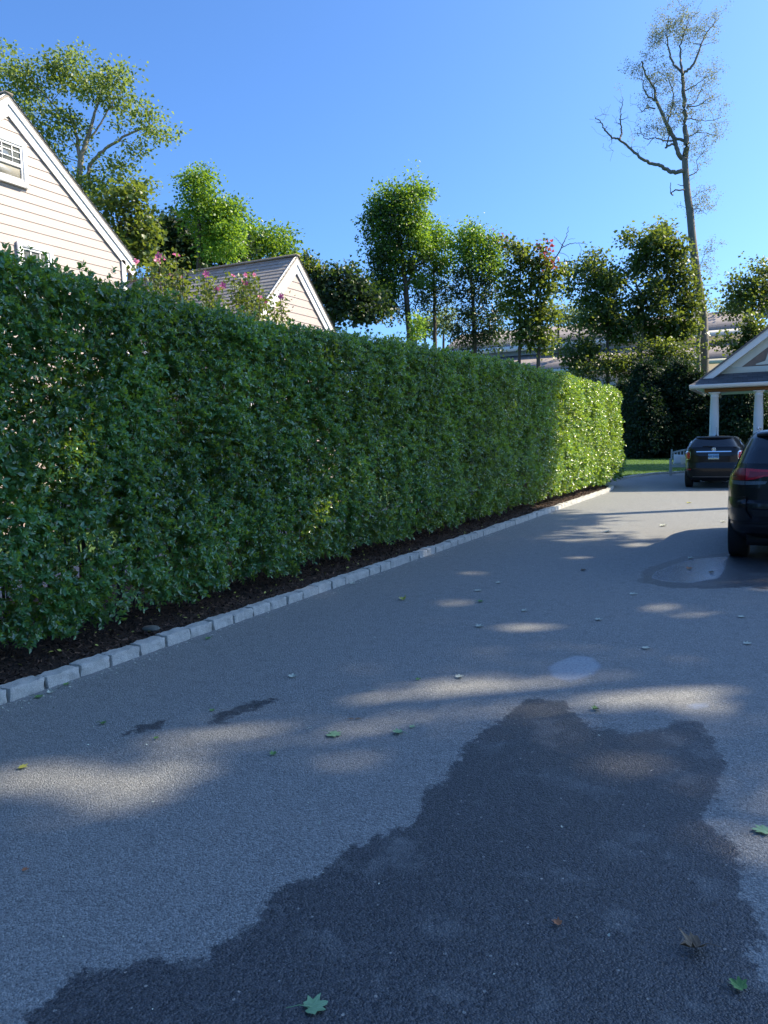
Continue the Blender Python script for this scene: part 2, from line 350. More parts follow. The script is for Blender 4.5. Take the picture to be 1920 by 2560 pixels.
bm_ = [block_mesh(i).build('kerb_stone', M['granite'], smooth=True) for i in range(7)]
total = cum[-1]; i = 0; s = 0.15
while s < total-0.2:
    p = along(s); q = along(s+0.05); ang = math.atan2(-(q[0]-p[0]), q[1]-p[1])
    o = bm_[i] if i < 7 else bm_[random.randrange(7)].copy()
    if i >= 7: COL.objects.link(o)
    o.location = (p[0]+random.uniform(-.006, .006), p[1], random.uniform(-.008, .006)); o.rotation_euler = (random.uniform(-.02, .02), random.uniform(-.03, .03), ang + random.uniform(-.015, .015) + (math.pi if random.random() < .5 else 0))
    v = p[1]-3.15; k = int((s+0.3-3.0)/0.302)
    if k < 1 or s < 3.0: lab = 'rough grey granite kerb block just outside the left edge of the frame beside the mulch'
    elif k == 1: lab = 'weathered granite kerb block cut off by the left edge of the photo'
    elif p[1] < 24.1: lab = 'granite kerb block beside hedge bed, %s whole one from the left frame edge' % ordinal(k-1)
    elif p[1] < 33.5: lab = 'granite kerb block on the bend by the lawn, %s past the straight row' % ordinal(k-70)
    else: lab = 'granite kerb block at the lawn edge hidden behind the compact car'
    tag(o, lab, 'kerb stone', 'granite blocks edging the driveway')
    s += 0.302; i += 1

# mulch bed
nx, ny = 26, 220; X = np.linspace(-7.6, -4.70, nx); Y = np.linspace(-3, 27.2, ny); A, B = np.meshgrid(X, Y)
Z = np.array([[0.045 + 0.035*mnoise.noise(Vector((a*1.3, b*1.3, 0))) + 0.02*mnoise.noise(Vector((a*6, b*6, 3))) for a in X] for b in Y])
A2 = A - np.clip(B-24.0, 0, 10)*0.21*(A > -5.6)
mb = MB(); mb.grid(np.stack([A2, B, Z], -1)); struct('mulch_bed', mb.build('mulch_bed', M['mulch'], smooth=True))
mb = MB(); n = 26000
px = rng.uniform(-5.95, -4.74, n); py = 1.5 + 25*rng.random(n)**1.7
def rbasis(n, up=0.0):
    z = rng.normal(size=(n, 3)); z[:, 2] = np.abs(z[:, 2]) + up; z /= np.linalg.norm(z, axis=1)[:, None]
    t = rng.normal(size=(n, 3)); x = np.cross(t, z); x /= np.linalg.norm(x, axis=1)[:, None]; y = np.cross(z, x)
    return np.stack([x, y, z], 1)
tv = np.array([(-.5, -.16, 0), (.45, -.12, .03), (.5, .12, 0), (-.42, .15, .05)])
mb.inst(tv, [(0, 1, 2, 3)], np.stack([px - np.clip(py-24, 0, 9)*0.21, py, 0.06+rng.uniform(0, .03, n)], 1), rbasis(n, 1.2), rng.uniform(.015, .055, n), np.where(rng.random(n) < .05, 1.0, rng.random(n)**2*0.6))
tag(mb.build('mulch', M['chip']), 'dark shredded bark mulch between the hedge and the granite kerb', 'mulch', kind='stuff')

# lawn
lp = [(-5.45, 27.2), (-5.62, 28.3), (-5.58, 30.2), (-5.35, 32.4), (-4.83, 34.4), (-3.85, 35.85), (-2.2, 36.62), (2, 36.92), (14, 36.92), (14, 75), (-40, 75), (-40, 27.2)]
mb = MB(); mb.add([(a, b, 0.05) for a, b in lp], [list(range(len(lp)))]); struct('lawn', mb.build('lawn', M['lawn']))
mb = MB(); n = 90000; px = rng.uniform(-13, 0, n); py = 27.3 + 32*rng.random(n)**1.5
ok = (sdist(px, py, lp) > 0.02); px, py = px[ok], py[ok]; n = len(px)
tv = np.array([(-.12, 0, 0), (.12, 0, 0), (.05, .25, 1)]); Bm = rbasis(n); a = rng.uniform(0, 6.28, n)
Bm = np.stack([np.stack([np.cos(a), np.sin(a), 0*a], 1), np.stack([-np.sin(a), np.cos(a), 0*a], 1), np.stack([0*a, 0*a, 1+0*a], 1)], 1)
mb.inst(tv, [(0, 1, 2)], np.stack([px, py, np.full(n, .048)], 1), Bm, rng.uniform(.03, .07, n), rng.random(n))
tag(mb.build('grass', M['grass']), 'short green lawn grass beyond the driveway kerb', 'grass', kind='stuff')
tag(mb_o := bpy.data.objects['grass'], None, None)

# ---------------------------------------------------------------- hedge
LEAF = np.array([(0, 0, 0), (.28, .23, .06), (.66, .22, .05), (1, 0, -.08), (.66, -.22, .05), (.28, -.23, .06)])
LEAFQ = [(0, 3, 2, 1), (0, 5, 4, 3)]
def vnoise(y, z, s, k=0.0):
    return np.array([mnoise.noise(Vector((float(a)*s, float(b)*s, k))) for a, b in zip(y, z)])
topY = [0, 3.8, 5.2, 7.3, 11, 15.6, 20, 26, 28]; topZ = [3.19, 3.19, 3.12, 3.07, 3.20, 3.30, 3.34, 3.26, 3.1]
HX0, HX1, HYE = -5.04, -6.45, 27.5
hedge = thing('privet_hedge', 'tall clipped broadleaf privet hedge running along the kerb and mulch bed', 'hedge', (-5.8, 14, 0))
def norm(v): return v/(np.linalg.norm(v, axis=-1, keepdims=True)+1e-9)
def shoots(mb, mt, base, dirn, nl, ls, tint, jit=0.5):
    """opposite leaf pairs along little shoots"""
    N = len(base); L = ls*nl*0.36
    side = norm(np.cross(dirn, rng.normal(size=(N, 3)))); up2 = norm(np.cross(side, dirn))
    pos, bas, scl, tn = [], [], [], []
    mxl = int(nl.max())
    for k in range(mxl):
        on = nl > k; t = (k+1)/(nl+0.5)
        p = base + dirn*(L*t)[:, None] + np.array([0, 0, -0.02])*(t**2)[:, None]
        a = k*math.pi/2 + rng.uniform(-.5, .5, N)
        sd_ = side*np.cos(a)[:, None] + up2*np.sin(a)[:, None]
        for sg in (1, -1):
            x = norm(sd_*sg*0.8 + dirn*(0.35+0.55*t)[:, None] + rng.normal(size=(N, 3))*0.22 + np.array([0.05, 0, 0.0]))
            z = norm(dirn*0.5 + np.array([0.35, 0, 0.55]) + rng.normal(size=(N, 3))*jit)
            y = norm(np.cross(z, x)); z = np.cross(x, y)
            B = np.stack([x, y, z], 1)
            pos.append(p[on]); bas.append(B[on]); scl.append((ls*rng.uniform(.7, 1.15, N)*(1-.25*np.abs(t-.4)))[on]); tn.append(np.clip(tint+rng.normal(0, .16, N)+0.18*(t-.5), 0, 1)[on])
    mb.inst(LEAF, LEAFQ, np.concatenate(pos), np.concatenate(bas), np.concatenate(scl), np.concatenate(tn))
def hedge_top(y): return np.interp(y, topY, topZ)
mb = MB()
def face_pts(n, y0, y1):
    y = rng.uniform(y0, y1, n); zt = hedge_top(y); z = 0.16 + (zt-0.16)*rng.random(n)
    return y, z
def face_x(y, z):
    b = vnoise(y, z, 0.75, 1)*0.13 + vnoise(y, z, 2.1, 5)*0.10 + vnoise(y, z, 5.0, 8)*0.05
    zt = hedge_top(y); low = np.clip((0.75-z)/0.75, 0, 1)
    rnd = np.clip((z-(zt-0.22))/0.22, 0, 1)
    endr = np.clip((y-(HYE-0.7))/0.7, 0, 1)
    return HX0 + .035 + b - 0.13*low**1.4 - 0.16*rnd**2 - 0.7*endr**2.2 + 0.16*np.exp(-((z-.9)/.5)**2) + 0.07*np.clip((y-6)/6, 0, 1) + 0.15*np.clip((y-19)/6, 0, 1)
def add_face(n, y0, y1, ls, depth, tb=0.5):
    y, z = face_pts(n, y0, y1)
    low = vnoise(y, 0*y, 1.3, 20)*0.22 + 0.26 + vnoise(y, 0*y, 4.0, 22)*0.10
    keep = (z > low) & (rng.random(n) < 0.36 + 2.3*np.clip(vnoise(y, z, 2.9, 12)+0.24, 0, 1))
    y, z = y[keep], z[keep]; n = len(y)
    d = depth*rng.random(n)**1.3
    x = face_x(y, z) - d - 0.06
    dirn = norm(np.stack([0.75+0*x, rng.normal(0, .45, n), 0.32+rng.normal(0, .42, n) - 0.35*(z < .7)], 1))
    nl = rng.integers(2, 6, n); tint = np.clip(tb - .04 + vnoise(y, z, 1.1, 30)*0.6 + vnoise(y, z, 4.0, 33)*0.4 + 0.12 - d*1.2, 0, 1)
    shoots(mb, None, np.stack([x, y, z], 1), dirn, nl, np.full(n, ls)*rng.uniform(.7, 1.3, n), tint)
add_face(25000, 2.2, 8.0, 0.050, 0.34); add_face(23000, 8.0, 15.0, 0.053, 0.32); add_face(21000, 15, HYE, 0.061, 0.30); add_face(2000, 0.3, 2.2, 0.07, 0.3)
n = 60000; yy = rng.uniform(0.3, HYE-.2, n); zz = rng.uniform(0.3, 1, n)*(hedge_top(yy)-.1); xx = HX0-.38-rng.random(n)*.45
ok = rng.random(n) < .45+1.5*np.clip(vnoise(yy, zz, 1.7, 77)+.35, 0, 1); n = int(ok.sum())
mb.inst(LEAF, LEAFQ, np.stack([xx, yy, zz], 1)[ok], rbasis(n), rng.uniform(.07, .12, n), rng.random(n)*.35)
# top and back and end
def add_cloud(n, fx, dirm, ls, spread=0.4, tb=0.5):
    P = fx(n); n = len(P); dirn = norm(np.array(dirm)[None] + rng.normal(size=(n, 3))*spread)
    shoots(mb, None, P, dirn, rng.integers(2, 6, n), np.full(n, ls), np.clip(tb+vnoise(P[:, 1], P[:, 0], 1.5, 44)*.5, 0, 1))
def topf(n):
    y = 0.3+(HYE-0.5)*rng.random(n)**1.25; x = rng.uniform(HX1, HX0-0.03, n); return np.stack([x, y, hedge_top(y)-0.07+vnoise(y, x, 1.4, 50)*0.07-0.22*np.clip((x-(HX0-.25))/.25, 0, 1)**2 - rng.random(n)*0.12], 1)
add_cloud(12500, topf, (0.1, 0, 1), 0.056, 0.35, 0.6)
add_cloud(7000, lambda n: np.stack([HX1+0.1+rng.random(n)*0.15, rng.uniform(0.3, HYE, n), rng.uniform(0.2, 3.1, n)], 1), (-1, 0, .3), 0.07)
def endf(n):
    x = rng.uniform(HX1, HX0-.35, n); z = rng.uniform(0.2, 3.1, n); return np.stack([x, HYE+0.05-rng.random(n)*.15+0*x, z], 1)
add_cloud(1300, endf, (0.1, 1, .3), 0.066)
# taller stray sprigs on the top
def strays(n):
    y = 1.0+24*rng.random(n)**1.6; x = rng.uniform(HX0-.5, HX0-.02, n); return np.stack([x, y, hedge_top(y)-0.05+rng.random(n)*0.06], 1)
add_cloud(320, strays, (0.1, 0, 1.2), 0.048, 0.22, 0.8)
# low drooping sprigs over the mulch
y = 2.5+22*rng.random(260)**1.3; P = np.stack([HX0-0.02-rng.random(260)*.2+0.05, y, 0.30+rng.random(260)*.16], 1)
shoots(mb, None, P, norm(np.stack([0.7+0*y, rng.normal(0, .4, 260), -0.25+rng.normal(0, .25, 260)], 1)), rng.integers(4, 7, 260), np.full(260, .055), np.clip(.55+rng.normal(0, .15, 260), 0, 1), 0.3)
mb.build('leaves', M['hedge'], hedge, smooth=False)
mb = MB()
for k in range(300):
    y = random.uniform(0.4, HYE-0.3); x = random.uniform(HX1+.3, HX0-.50); zt = float(hedge_top(y))-0.15
    p = [np.array([x, y, 0.0])]; 
    for j in range(5): p.append(p[-1]+np.array([random.uniform(-.09, .09), random.uniform(-.12, .12), zt/5]))
    mb.tube(p, np.linspace(.016, .005, 6), 5)
    for j in range(4):
        q = p[random.randrange(1, 5)]; e = q+np.array([random.uniform(0.0, .26), random.uniform(-.2, .2), random.uniform(.1, .45)]); e[0] = min(e[0], HX0-.05)
        mb.tube([q, (q+e)/2+np.array([0, 0, -.03]), e], [.006, .004, .002], 4, cap=False)
mb.build('stems', M['twig'], hedge)

# ---------------------------------------------------------------- trees
TL = np.array([(0, 0, 0), (.5, .34, .07), (1, 0, -.05), (.5, -.34, .07)]); TLF = [(0, 2, 1), (0, 3, 2)]
ML = np.array([(0, 0, 0), (.15, .45, .08), (.55, .36, .02), (.62, .14, .0), (1, 0, -.06), (.62, -.14, 0), (.55, -.36, .02), (.15, -.45, .08)])
MLF = [(0, 1, 2, 3), (0, 3, 4, 5), (0, 5, 6, 7)]
class Tree:
    def __init__(s, name, label, loc, cat='tree', group=None):
        s.root = thing(name, label, cat, loc, group); s.wood = MB(); s.leaf = {}; s.sk = []; s.skr = []
    def limb(s, pts, r0, r1, n=8, wob=0.0):
        P = np.array(pts, float); m = len(P)
        # resample smoothly
        t = np.linspace(0, m-1, (m-1)*5+1); Q = np.stack([np.interp(t, range(m), P[:, k]) for k in range(3)], 1)
        for _ in range(2): Q[1:-1] = (Q[:-2]+2*Q[1:-1]+Q[2:])/4
        if wob: Q[1:-1] += rng.normal(size=(len(Q)-2, 3))*wob
        r = np.linspace(r0, r1, len(Q)); s.wood.tube(Q, r, n)
        s.sk.append(Q[2:] if len(Q) > 4 else Q); s.skr.append(r[2:] if len(Q) > 4 else r)
    def targets(s, T, r=0.03, mn=0.006, bend=0.12, up=0.15, nseg=5, sides=4):
        SK = np.concatenate(s.sk); SR = np.concatenate(s.skr)
        d = np.min(np.linalg.norm(T[:, None]-SK[None], axis=2), axis=1); T = T[np.argsort(d)]
        for p in T:
            dd = np.linalg.norm(SK-p, axis=1) + np.clip(SK[:, 2]-p[2]+0.2, 0, 9)*0.8
            i = int(np.argmin(dd)); a = SK[i]; L = np.linalg.norm(p-a)
            if L < 0.05: continue
            t = np.linspace(0, 1, nseg+1)[:, None]
            Q = a + (p-a)*t + np.array([0, 0, up*L])*(t*(1-t)) + rng.normal(size=(nseg+1, 3))*bend*L*0.35*(t*(1-t))*2
            r0 = min(SR[i]*0.75, r+0.010*L); rr = np.linspace(r0, mn, nseg+1)
            s.wood.tube(Q, rr, sides, cap=False)
            SK = np.concatenate([SK, Q[1:]]); SR = np.concatenate([SR, rr[1:]])
        s.sk = [SK]; s.skr = [SR]
    def leaves(s, C, per, rad, size, tint, mat='maple', flat=0.7, shape='T', droop=0.0, keep=None):
        N = len(C)*per; c = np.repeat(C, per, 0); tn = np.repeat(tint, per) if not np.isscalar(tint) else np.full(N, tint)
        off = rng.normal(size=(N, 3))*np.array([rad, rad, rad*flat])*0.6
        pos = c+off
        x = norm(off*0.8/rad + rng.normal(size=(N, 3))*0.7 + np.array([0, 0, -0.25-droop])); z = norm(rng.normal(size=(N, 3))*0.6+np.array([0, 0, .8]))
        y = norm(np.cross(z, x)); z = np.cross(x, y)
        if keep is not None:
            kk = keep(pos); pos, x, y, z, tn = pos[kk], x[kk], y[kk], z[kk], tn[kk]; N = len(pos)
        mb = s.leaf.setdefault(mat, MB())
        tv, tf = (TL, TLF) if shape == 'T' else (ML, MLF)
        mb.inst(tv, tf, pos, np.stack([x, y, z], 1), size*rng.uniform(.6, 1.3, N), np.clip(tn+rng.normal(0, .17, N), 0, 1))
    def finish(s, bark='bark', crown='crown'):
        s.wood.build('trunk', M[bark], s.root, smooth=True)
        for k, m in s.leaf.items(): m.build(crown, M[k], s.root)
        return s.root
def blob(c, r, n, shell=0.5):
    d = norm(rng.normal(size=(n, 3))); u = (shell + (1-shell)*rng.random(n))**0.8 if shell < 1 else np.ones(n)
    u = rng.random(n)**(1/3)*(1-shell) + shell*rng.random(n)**0.15
    return np.array(c) + d*u[:, None]*np.array(r)
def px_blob(zx, D, blobs, dens, dz=0.8, mind=0):
    """blobs: (x,y,rx,ry[,tint]) in photo pixels at depth D -> cluster centres on a real ellipsoid, tint"""
    C, T = [], []
    for b in blobs:
        x, y, rx, ry = b[:4]; tn = b[4] if len(b) > 4 else 0.5; dd = b[5] if len(b) > 5 else 1.0
        x, y = zx(x, y); k = D/F/zx.s
        # depth of blob varies in the crown so the crown has real thickness
        Db = D + rng.uniform(-1, 1)*rx*k*0.5
        c = dep(x, y, Db); r = np.array([rx*k, max(rx, ry)*k*dz, ry*k])
        n = max(3, int(dens*dd*rx*ry*k*k*4)); P = blob(c, r, n, 0.55)
        o_ = rng.random(n) < .14; P[o_] = c + (P[o_]-c)*rng.uniform(1.15, 1.5, (int(o_.sum()), 1)); P[:, 2] += vnoise(P[:, 0]*.9+D, P[:, 1]*.9, .8)*.65
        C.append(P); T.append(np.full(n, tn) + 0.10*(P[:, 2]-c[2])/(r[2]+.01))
    return np.concatenate(C), np.concatenate(T)
class Z:
    def __init__(s, x0, y0, s_): s.x0, s.y0, s.s = x0, y0, s_
    def __call__(s, x, y): return s.x0+x/s.s, s.y0+y/s.s
    def P(s, pts, D, dz=None):
        return [dep(*s(*p[:2]), D + (p[2] if len(p) > 2 else 0)) for p in pts]
ZL = Z(0, 100, 1.728); ZC = Z(860, 400, 2.37); ZR = Z(1400, 0, 2.212); ZS = Z(0, 0, 1.0)
def base_of(pt): return (pt[0], pt[1], 0)
def simple_tree(name, label, Zz, D, trunk, r0, r1, blobs, mat, dens=3.0, per=26, rad=0.34, size=0.16, bark='bark', limbs=(), shape='T', group=None, flat=0.75, droop=0, tr=0.03, extra=()):
    dens *= 2.6; rad *= 1.2; size *= 1.15; r0 *= .62; r1 *= .45; tr *= .6; per = int(per*1.6); fk = D/35
    if mat in ('lime', 'locust') or D < 60: size *= .80; per = int(per*1.35)
    if D > 60 and D < 80: size *= fk**.35; per = int(per*1.7); rad *= fk; dens /= fk**2; r0 *= fk; r1 *= fk
    P = Zz.P(trunk, D); b = base_of(P[0]); t = Tree(name, label, b, group=group)
    t.limb([np.array([P[0][0], P[0][1], -0.1])] + ([P[0]] if P[0][2] > 0.5 else []) + P[1:], r0, r1, 10, 0.01)
    for l in limbs: t.limb(Zz.P(l[0], D), l[1]*.6, l[2]*.7, 6, 0.015)
    C, T = px_blob(Zz, D, blobs, dens)
    t.targets(C, tr)
    t.leaves(C, per, rad, size, T, mat, flat, shape, droop)
    for (bl, mt, dn, pr) in extra:
        C, T = px_blob(Zz, D, bl, dn*3.2); t.targets(C, 0.02); t.leaves(C, int(pr*1.5), rad*.85, size*.95, T, mt, flat, shape, droop)
    t.finish(bark); return t

# big airy locust behind the left house
simple_tree('locust_tree', 'tall airy light green tree with pale forked limbs rising behind the left house', ZL, 26,
  [(345, 1010), (338, 630), (345, 530), (372, 440), (400, 350), (425, 270)], .24, .07,
  [(60, 130, 90, 70, .6), (170, 120, 90, 55, .6), (275, 90, 60, 45, .5), (470, 100, 85, 38, .55), (520, 150, 60, 30, .6), (90, 250, 120, 80, .5), (330, 190, 120, 70, .45), (520, 240, 80, 35, .6), (420, 200, 90, 60, .5),
   (640, 350, 85, 35, .55), (700, 400, 55, 24, .6), (560, 330, 80, 30, .5), (610, 470, 50, 30, .5), (220, 370, 110, 80, .45), (200, 480, 70, 70, .5), (480, 520, 80, 50, .5), (540, 590, 60, 36, .5), (610, 650, 28, 32, .5), (430, 600, 90, 50, .5), (360, 640, 80, 60, .5), (30, 420, 60, 90, .4), (330, 420, 60, 50, .4, .4)],
  'locust', 2.5, 44, 0.40, 0.13, 'barklt',
  limbs=[([(345, 530), (335, 440), (320, 360), (300, 300)], .12, .04), ([(380, 600), (385, 540), (430, 490), (500, 440), (570, 400), (650, 370)], .13, .03), ([(372, 440), (410, 400), (470, 300), (520, 220)], .07, .02), ([(320, 360), (250, 300), (180, 220), (120, 150)], .06, .02), ([(425, 270), (450, 180), (480, 110)], .05, .02)], flat=0.42, tr=.02)
simple_tree('maple_tree', 'dark leafy maple in the gap right of the left house gable', ZL, 23,
  [(560, 1010), (555, 900), (540, 780)], .16, .06,
  [(520, 720, 100, 60, .5), (590, 760, 60, 60, .35), (530, 830, 90, 60, .4), (600, 860, 60, 60, .4), (560, 930, 70, 60, .45), (620, 920, 50, 50, .2)],
  'maple', 4.2, 34, .32, .15, shape='M')
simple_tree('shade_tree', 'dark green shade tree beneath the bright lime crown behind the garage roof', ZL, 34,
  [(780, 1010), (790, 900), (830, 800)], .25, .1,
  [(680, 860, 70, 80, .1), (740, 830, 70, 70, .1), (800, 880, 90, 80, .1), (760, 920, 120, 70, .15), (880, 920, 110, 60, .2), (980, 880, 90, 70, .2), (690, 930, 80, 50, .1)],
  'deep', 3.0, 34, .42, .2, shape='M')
simple_tree('ash_tree', 'bright lime green tree with a pointed crown behind the garage roof', ZL, 31,
  [(860, 1010), (860, 850), (860, 700), (855, 620)], .22, .05,
  [(855, 605, 60, 38, .6), (870, 650, 62, 45, .5), (900, 690, 80, 45, .6), (870, 740, 110, 50, .7), (940, 770, 110, 60, .9), (980, 830, 90, 60, 1), (900, 840, 100, 60, .6), (960, 900, 90, 50, .9), (1010, 740, 60, 40, .4)],
  'lime', 4.0, 40, .36, .14, flat=0.6)
simple_tree('linden_tree', 'rounded mid green tree right of the lime crown above the garage ridge', ZL, 36,
  [(1120, 1010), (1120, 900), (1110, 840)], .2, .08,
  [(1100, 850, 80, 55, .6), (1190, 850, 70, 50, .4), (1240, 870, 45, 40, .4), (1150, 910, 120, 45, .35), (1060, 900, 70, 50, .6), (1270, 940, 40, 40, .2)],
  'lime', 3.2, 34, .42, .17)
simple_tree('oak_tree', 'dark tree clump just right of the garage gable', ZL, 33,
  [(1440, 1240), (1440, 1150), (1440, 1100)], .18, .08,
  [(1330, 1000, 40, 50, .4), (1380, 1060, 60, 60, .4), (1460, 1090, 70, 60, .15), (1420, 1160, 90, 50, .2), (1540, 1110, 60, 60, .1), (1600, 1160, 80, 60, .1), (1520, 1180, 90, 60, .1), (1440, 1020, 14, 30, .8), (1520, 1040, 10, 30, .3)],
  'deep', 3.6, 32, .36, .17, shape='M', extra=[([(1330, 980, 50, 60, .8), (1370, 1040, 50, 50, .7)], 'maple', 2, 24)])
G = 'slender trimmed trees in the row behind the hedge'
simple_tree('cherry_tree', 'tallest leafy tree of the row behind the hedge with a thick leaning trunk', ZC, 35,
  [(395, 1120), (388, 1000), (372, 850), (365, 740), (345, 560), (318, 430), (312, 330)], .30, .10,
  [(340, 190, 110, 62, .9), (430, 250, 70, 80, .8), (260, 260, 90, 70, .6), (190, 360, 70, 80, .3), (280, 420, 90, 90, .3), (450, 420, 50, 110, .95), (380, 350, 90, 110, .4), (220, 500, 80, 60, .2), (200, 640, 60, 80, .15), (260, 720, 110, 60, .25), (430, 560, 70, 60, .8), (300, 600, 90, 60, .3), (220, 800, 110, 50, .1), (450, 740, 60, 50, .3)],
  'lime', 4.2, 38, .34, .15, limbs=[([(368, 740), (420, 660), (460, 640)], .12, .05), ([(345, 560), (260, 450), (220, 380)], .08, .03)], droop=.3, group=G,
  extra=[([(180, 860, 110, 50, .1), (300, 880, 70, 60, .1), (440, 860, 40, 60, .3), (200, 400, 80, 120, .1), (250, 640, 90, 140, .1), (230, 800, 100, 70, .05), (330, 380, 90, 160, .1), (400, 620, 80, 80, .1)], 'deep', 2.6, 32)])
simple_tree('cherry_tree', 'second leafy tree of the row, slim trunk, yellow green top beside the tallest', ZC, 36,
  [(537, 1120), (538, 900), (535, 780), (530, 600)], .20, .07,
  [(520, 410, 70, 50, .9), (590, 450, 50, 60, .9), (500, 480, 60, 50, .8), (570, 540, 70, 70, .9), (600, 620, 50, 50, .6), (500, 600, 60, 50, .6)],
  'lime', 4.4, 36, .34, .14, droop=.3, group=G, extra=[([(500, 660, 80, 70, .15), (560, 740, 90, 60, .15), (460, 770, 60, 60, .1), (600, 800, 50, 50, .2), (520, 830, 70, 40, .1), (470, 880, 40, 40, .1), (600, 880, 40, 40, .2)], 'deep', 3.4, 30)])
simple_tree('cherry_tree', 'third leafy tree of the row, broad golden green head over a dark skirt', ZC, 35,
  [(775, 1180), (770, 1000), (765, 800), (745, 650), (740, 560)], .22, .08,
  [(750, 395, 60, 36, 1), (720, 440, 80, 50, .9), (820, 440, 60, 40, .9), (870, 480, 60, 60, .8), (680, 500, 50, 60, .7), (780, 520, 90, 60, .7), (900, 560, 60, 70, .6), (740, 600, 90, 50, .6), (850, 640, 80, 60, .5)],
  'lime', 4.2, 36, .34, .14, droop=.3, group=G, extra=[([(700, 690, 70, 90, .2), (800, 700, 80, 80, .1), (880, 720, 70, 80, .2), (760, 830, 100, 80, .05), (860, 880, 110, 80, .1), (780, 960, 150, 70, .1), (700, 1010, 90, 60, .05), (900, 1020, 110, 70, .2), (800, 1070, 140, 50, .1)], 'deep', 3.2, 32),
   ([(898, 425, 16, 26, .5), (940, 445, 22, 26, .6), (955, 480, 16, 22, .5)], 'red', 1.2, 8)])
simple_tree('maple_sapling', 'thin straight maple with sparse leaves right of the golden green tree', ZC, 33,
  [(1040, 1260), (1042, 1000), (1040, 900), (1045, 680), (1047, 540)], .13, .04,
  [(1060, 545, 80, 36, .5), (1090, 600, 40, 40, .5), (1010, 600, 44, 50, .4), (1040, 670, 60, 40, .4), (990, 500, 22, 30, .6), (1000, 720, 50, 46, .2), (1050, 820, 46, 60, .4), (1020, 900, 60, 60, .7), (1040, 980, 60, 50, .4), (960, 800, 40, 60, .3), (1000, 1060, 70, 40, .5)],
  'maple', 3.2, 22, .30, .17, shape='M', group=G)
simple_tree('maple_sapling', 'maple with reddish tip and long bare branches reaching right above the leaves', ZC, 33,
  [(1150, 1260), (1155, 1100), (1160, 950), (1165, 760), (1150, 600)], .17, .04,
  [(1150, 590, 26, 40, .4), (1150, 660, 50, 50, .4), (1200, 690, 60, 40, .4), (1120, 760, 50, 50, .3), (1190, 800, 56, 60, .5), (1140, 880, 70, 60, .3), (1200, 930, 60, 60, .4), (1130, 990, 70, 50, .2), (1190, 1070, 80, 60, .5), (1110, 1100, 60, 40, .2), (1280, 660, 40, 36, .4)],
  'maple', 3.8, 26, .30, .17, shape='M', group=G,
  limbs=[([(1165, 760), (1200, 690), (1240, 600), (1290, 520), (1315, 460), (1332, 395)], .07, .015), ([(1230, 620), (1290, 600), (1350, 600), (1400, 590)], .04, .012), ([(1290, 520), (1340, 495), (1390, 490), (1445, 500)], .035, .01), ([(1270, 545), (1320, 560), (1340, 600)], .02, .008), ([(1300, 510), (1270, 480), (1245, 450)], .025, .008), ([(1390, 490), (1410, 540), (1395, 560)], .015, .006), ([(1330, 470), (1370, 465)], .015, .006)],
  extra=[([(1195, 520, 14, 30, .5), (1205, 580, 22, 40, .5), (1180, 560, 16, 30, .4), (1215, 630, 16, 30, .3)], 'red', 1.2, 8)])
simple_tree('maple_tree', 'open silvery leaved maple between the thin maples and the darkest one', ZC, 64,
  [(1565, 1330), (1560, 1080), (1570, 850), (1590, 660)], .17, .05,
  [(1500, 600, 60, 40, .4), (1440, 640, 60, 36, .4), (1400, 700, 60, 40, .4), (1340, 640, 40, 30, .3), (1310, 760, 40, 24, .3), (1520, 680, 80, 50, .3), (1600, 720, 80, 60, .2), (1500, 780, 70, 50, .2), (1480, 870, 60, 60, .3), (1580, 880, 90, 60, .1), (1560, 960, 100, 60, .1), (1640, 1000, 90, 60, .1), (1480, 960, 50, 40, .3)],
  'maple', 2.8, 24, .34, .18, shape='M', group=G, limbs=[([(1575, 830), (1500, 720), (1420, 670), (1350, 640)], .07, .02), ([(1590, 700), (1620, 640), (1650, 590)], .06, .02)])
simple_tree('maple_tree', 'dark dense maple beside the tall bare trunk', ZR, 64,
  [(440, 2060), (440, 1950), (455, 1800), (455, 1660), (430, 1600), (405, 1530)], .26, .07,
  [(440, 1330, 80, 50, .5), (520, 1330, 80, 60, .6), (560, 1260, 20, 34, .6), (600, 1300, 50, 50, .3), (660, 1380, 50, 70, .3), (480, 1420, 90, 60, .4), (600, 1430, 90, 70, .1), (420, 1480, 60, 50, .4), (560, 1540, 120, 70, .05), (680, 1520, 50, 60, .2), (620, 1640, 110, 70, .02), (480, 1640, 80, 70, .1), (540, 1740, 150, 70, .02), (680, 1740, 80, 70, .2), (420, 1780, 90, 70, .1), (560, 1830, 130, 60, .1), (660, 1860, 90, 60, .4), (330, 1870, 60, 50, .6), (720, 1640, 40, 40, .2)],
  'maple', 2.3, 34, .34, .19, shape='M', bark='bark2', limbs=[([(455, 1660), (510, 1580), (560, 1540)], .12, .04), ([(450, 1780), (380, 1650), (330, 1580), (290, 1500), (340, 1430)], .08, .02)])
simple_tree('maple_sapling', 'small dark understorey maple in front of the pale long roof', ZR, 63,
  [(262, 2150), (262, 1980), (265, 1860), (262, 1700)], .15, .05,
  [(230, 1560, 60, 60, .4), (160, 1500, 50, 40, .4), (280, 1580, 50, 60, .2), (220, 1680, 80, 60, .3), (150, 1620, 50, 30, .4), (170, 1780, 80, 40, .2), (260, 1760, 80, 50, .1), (90, 1920, 90, 60, .2), (60, 2000, 70, 50, .2), (140, 1980, 70, 60, .15), (230, 1830, 60, 30, .2)],
  'maple', 3.4, 28, .34, .17, shape='M', group=G)

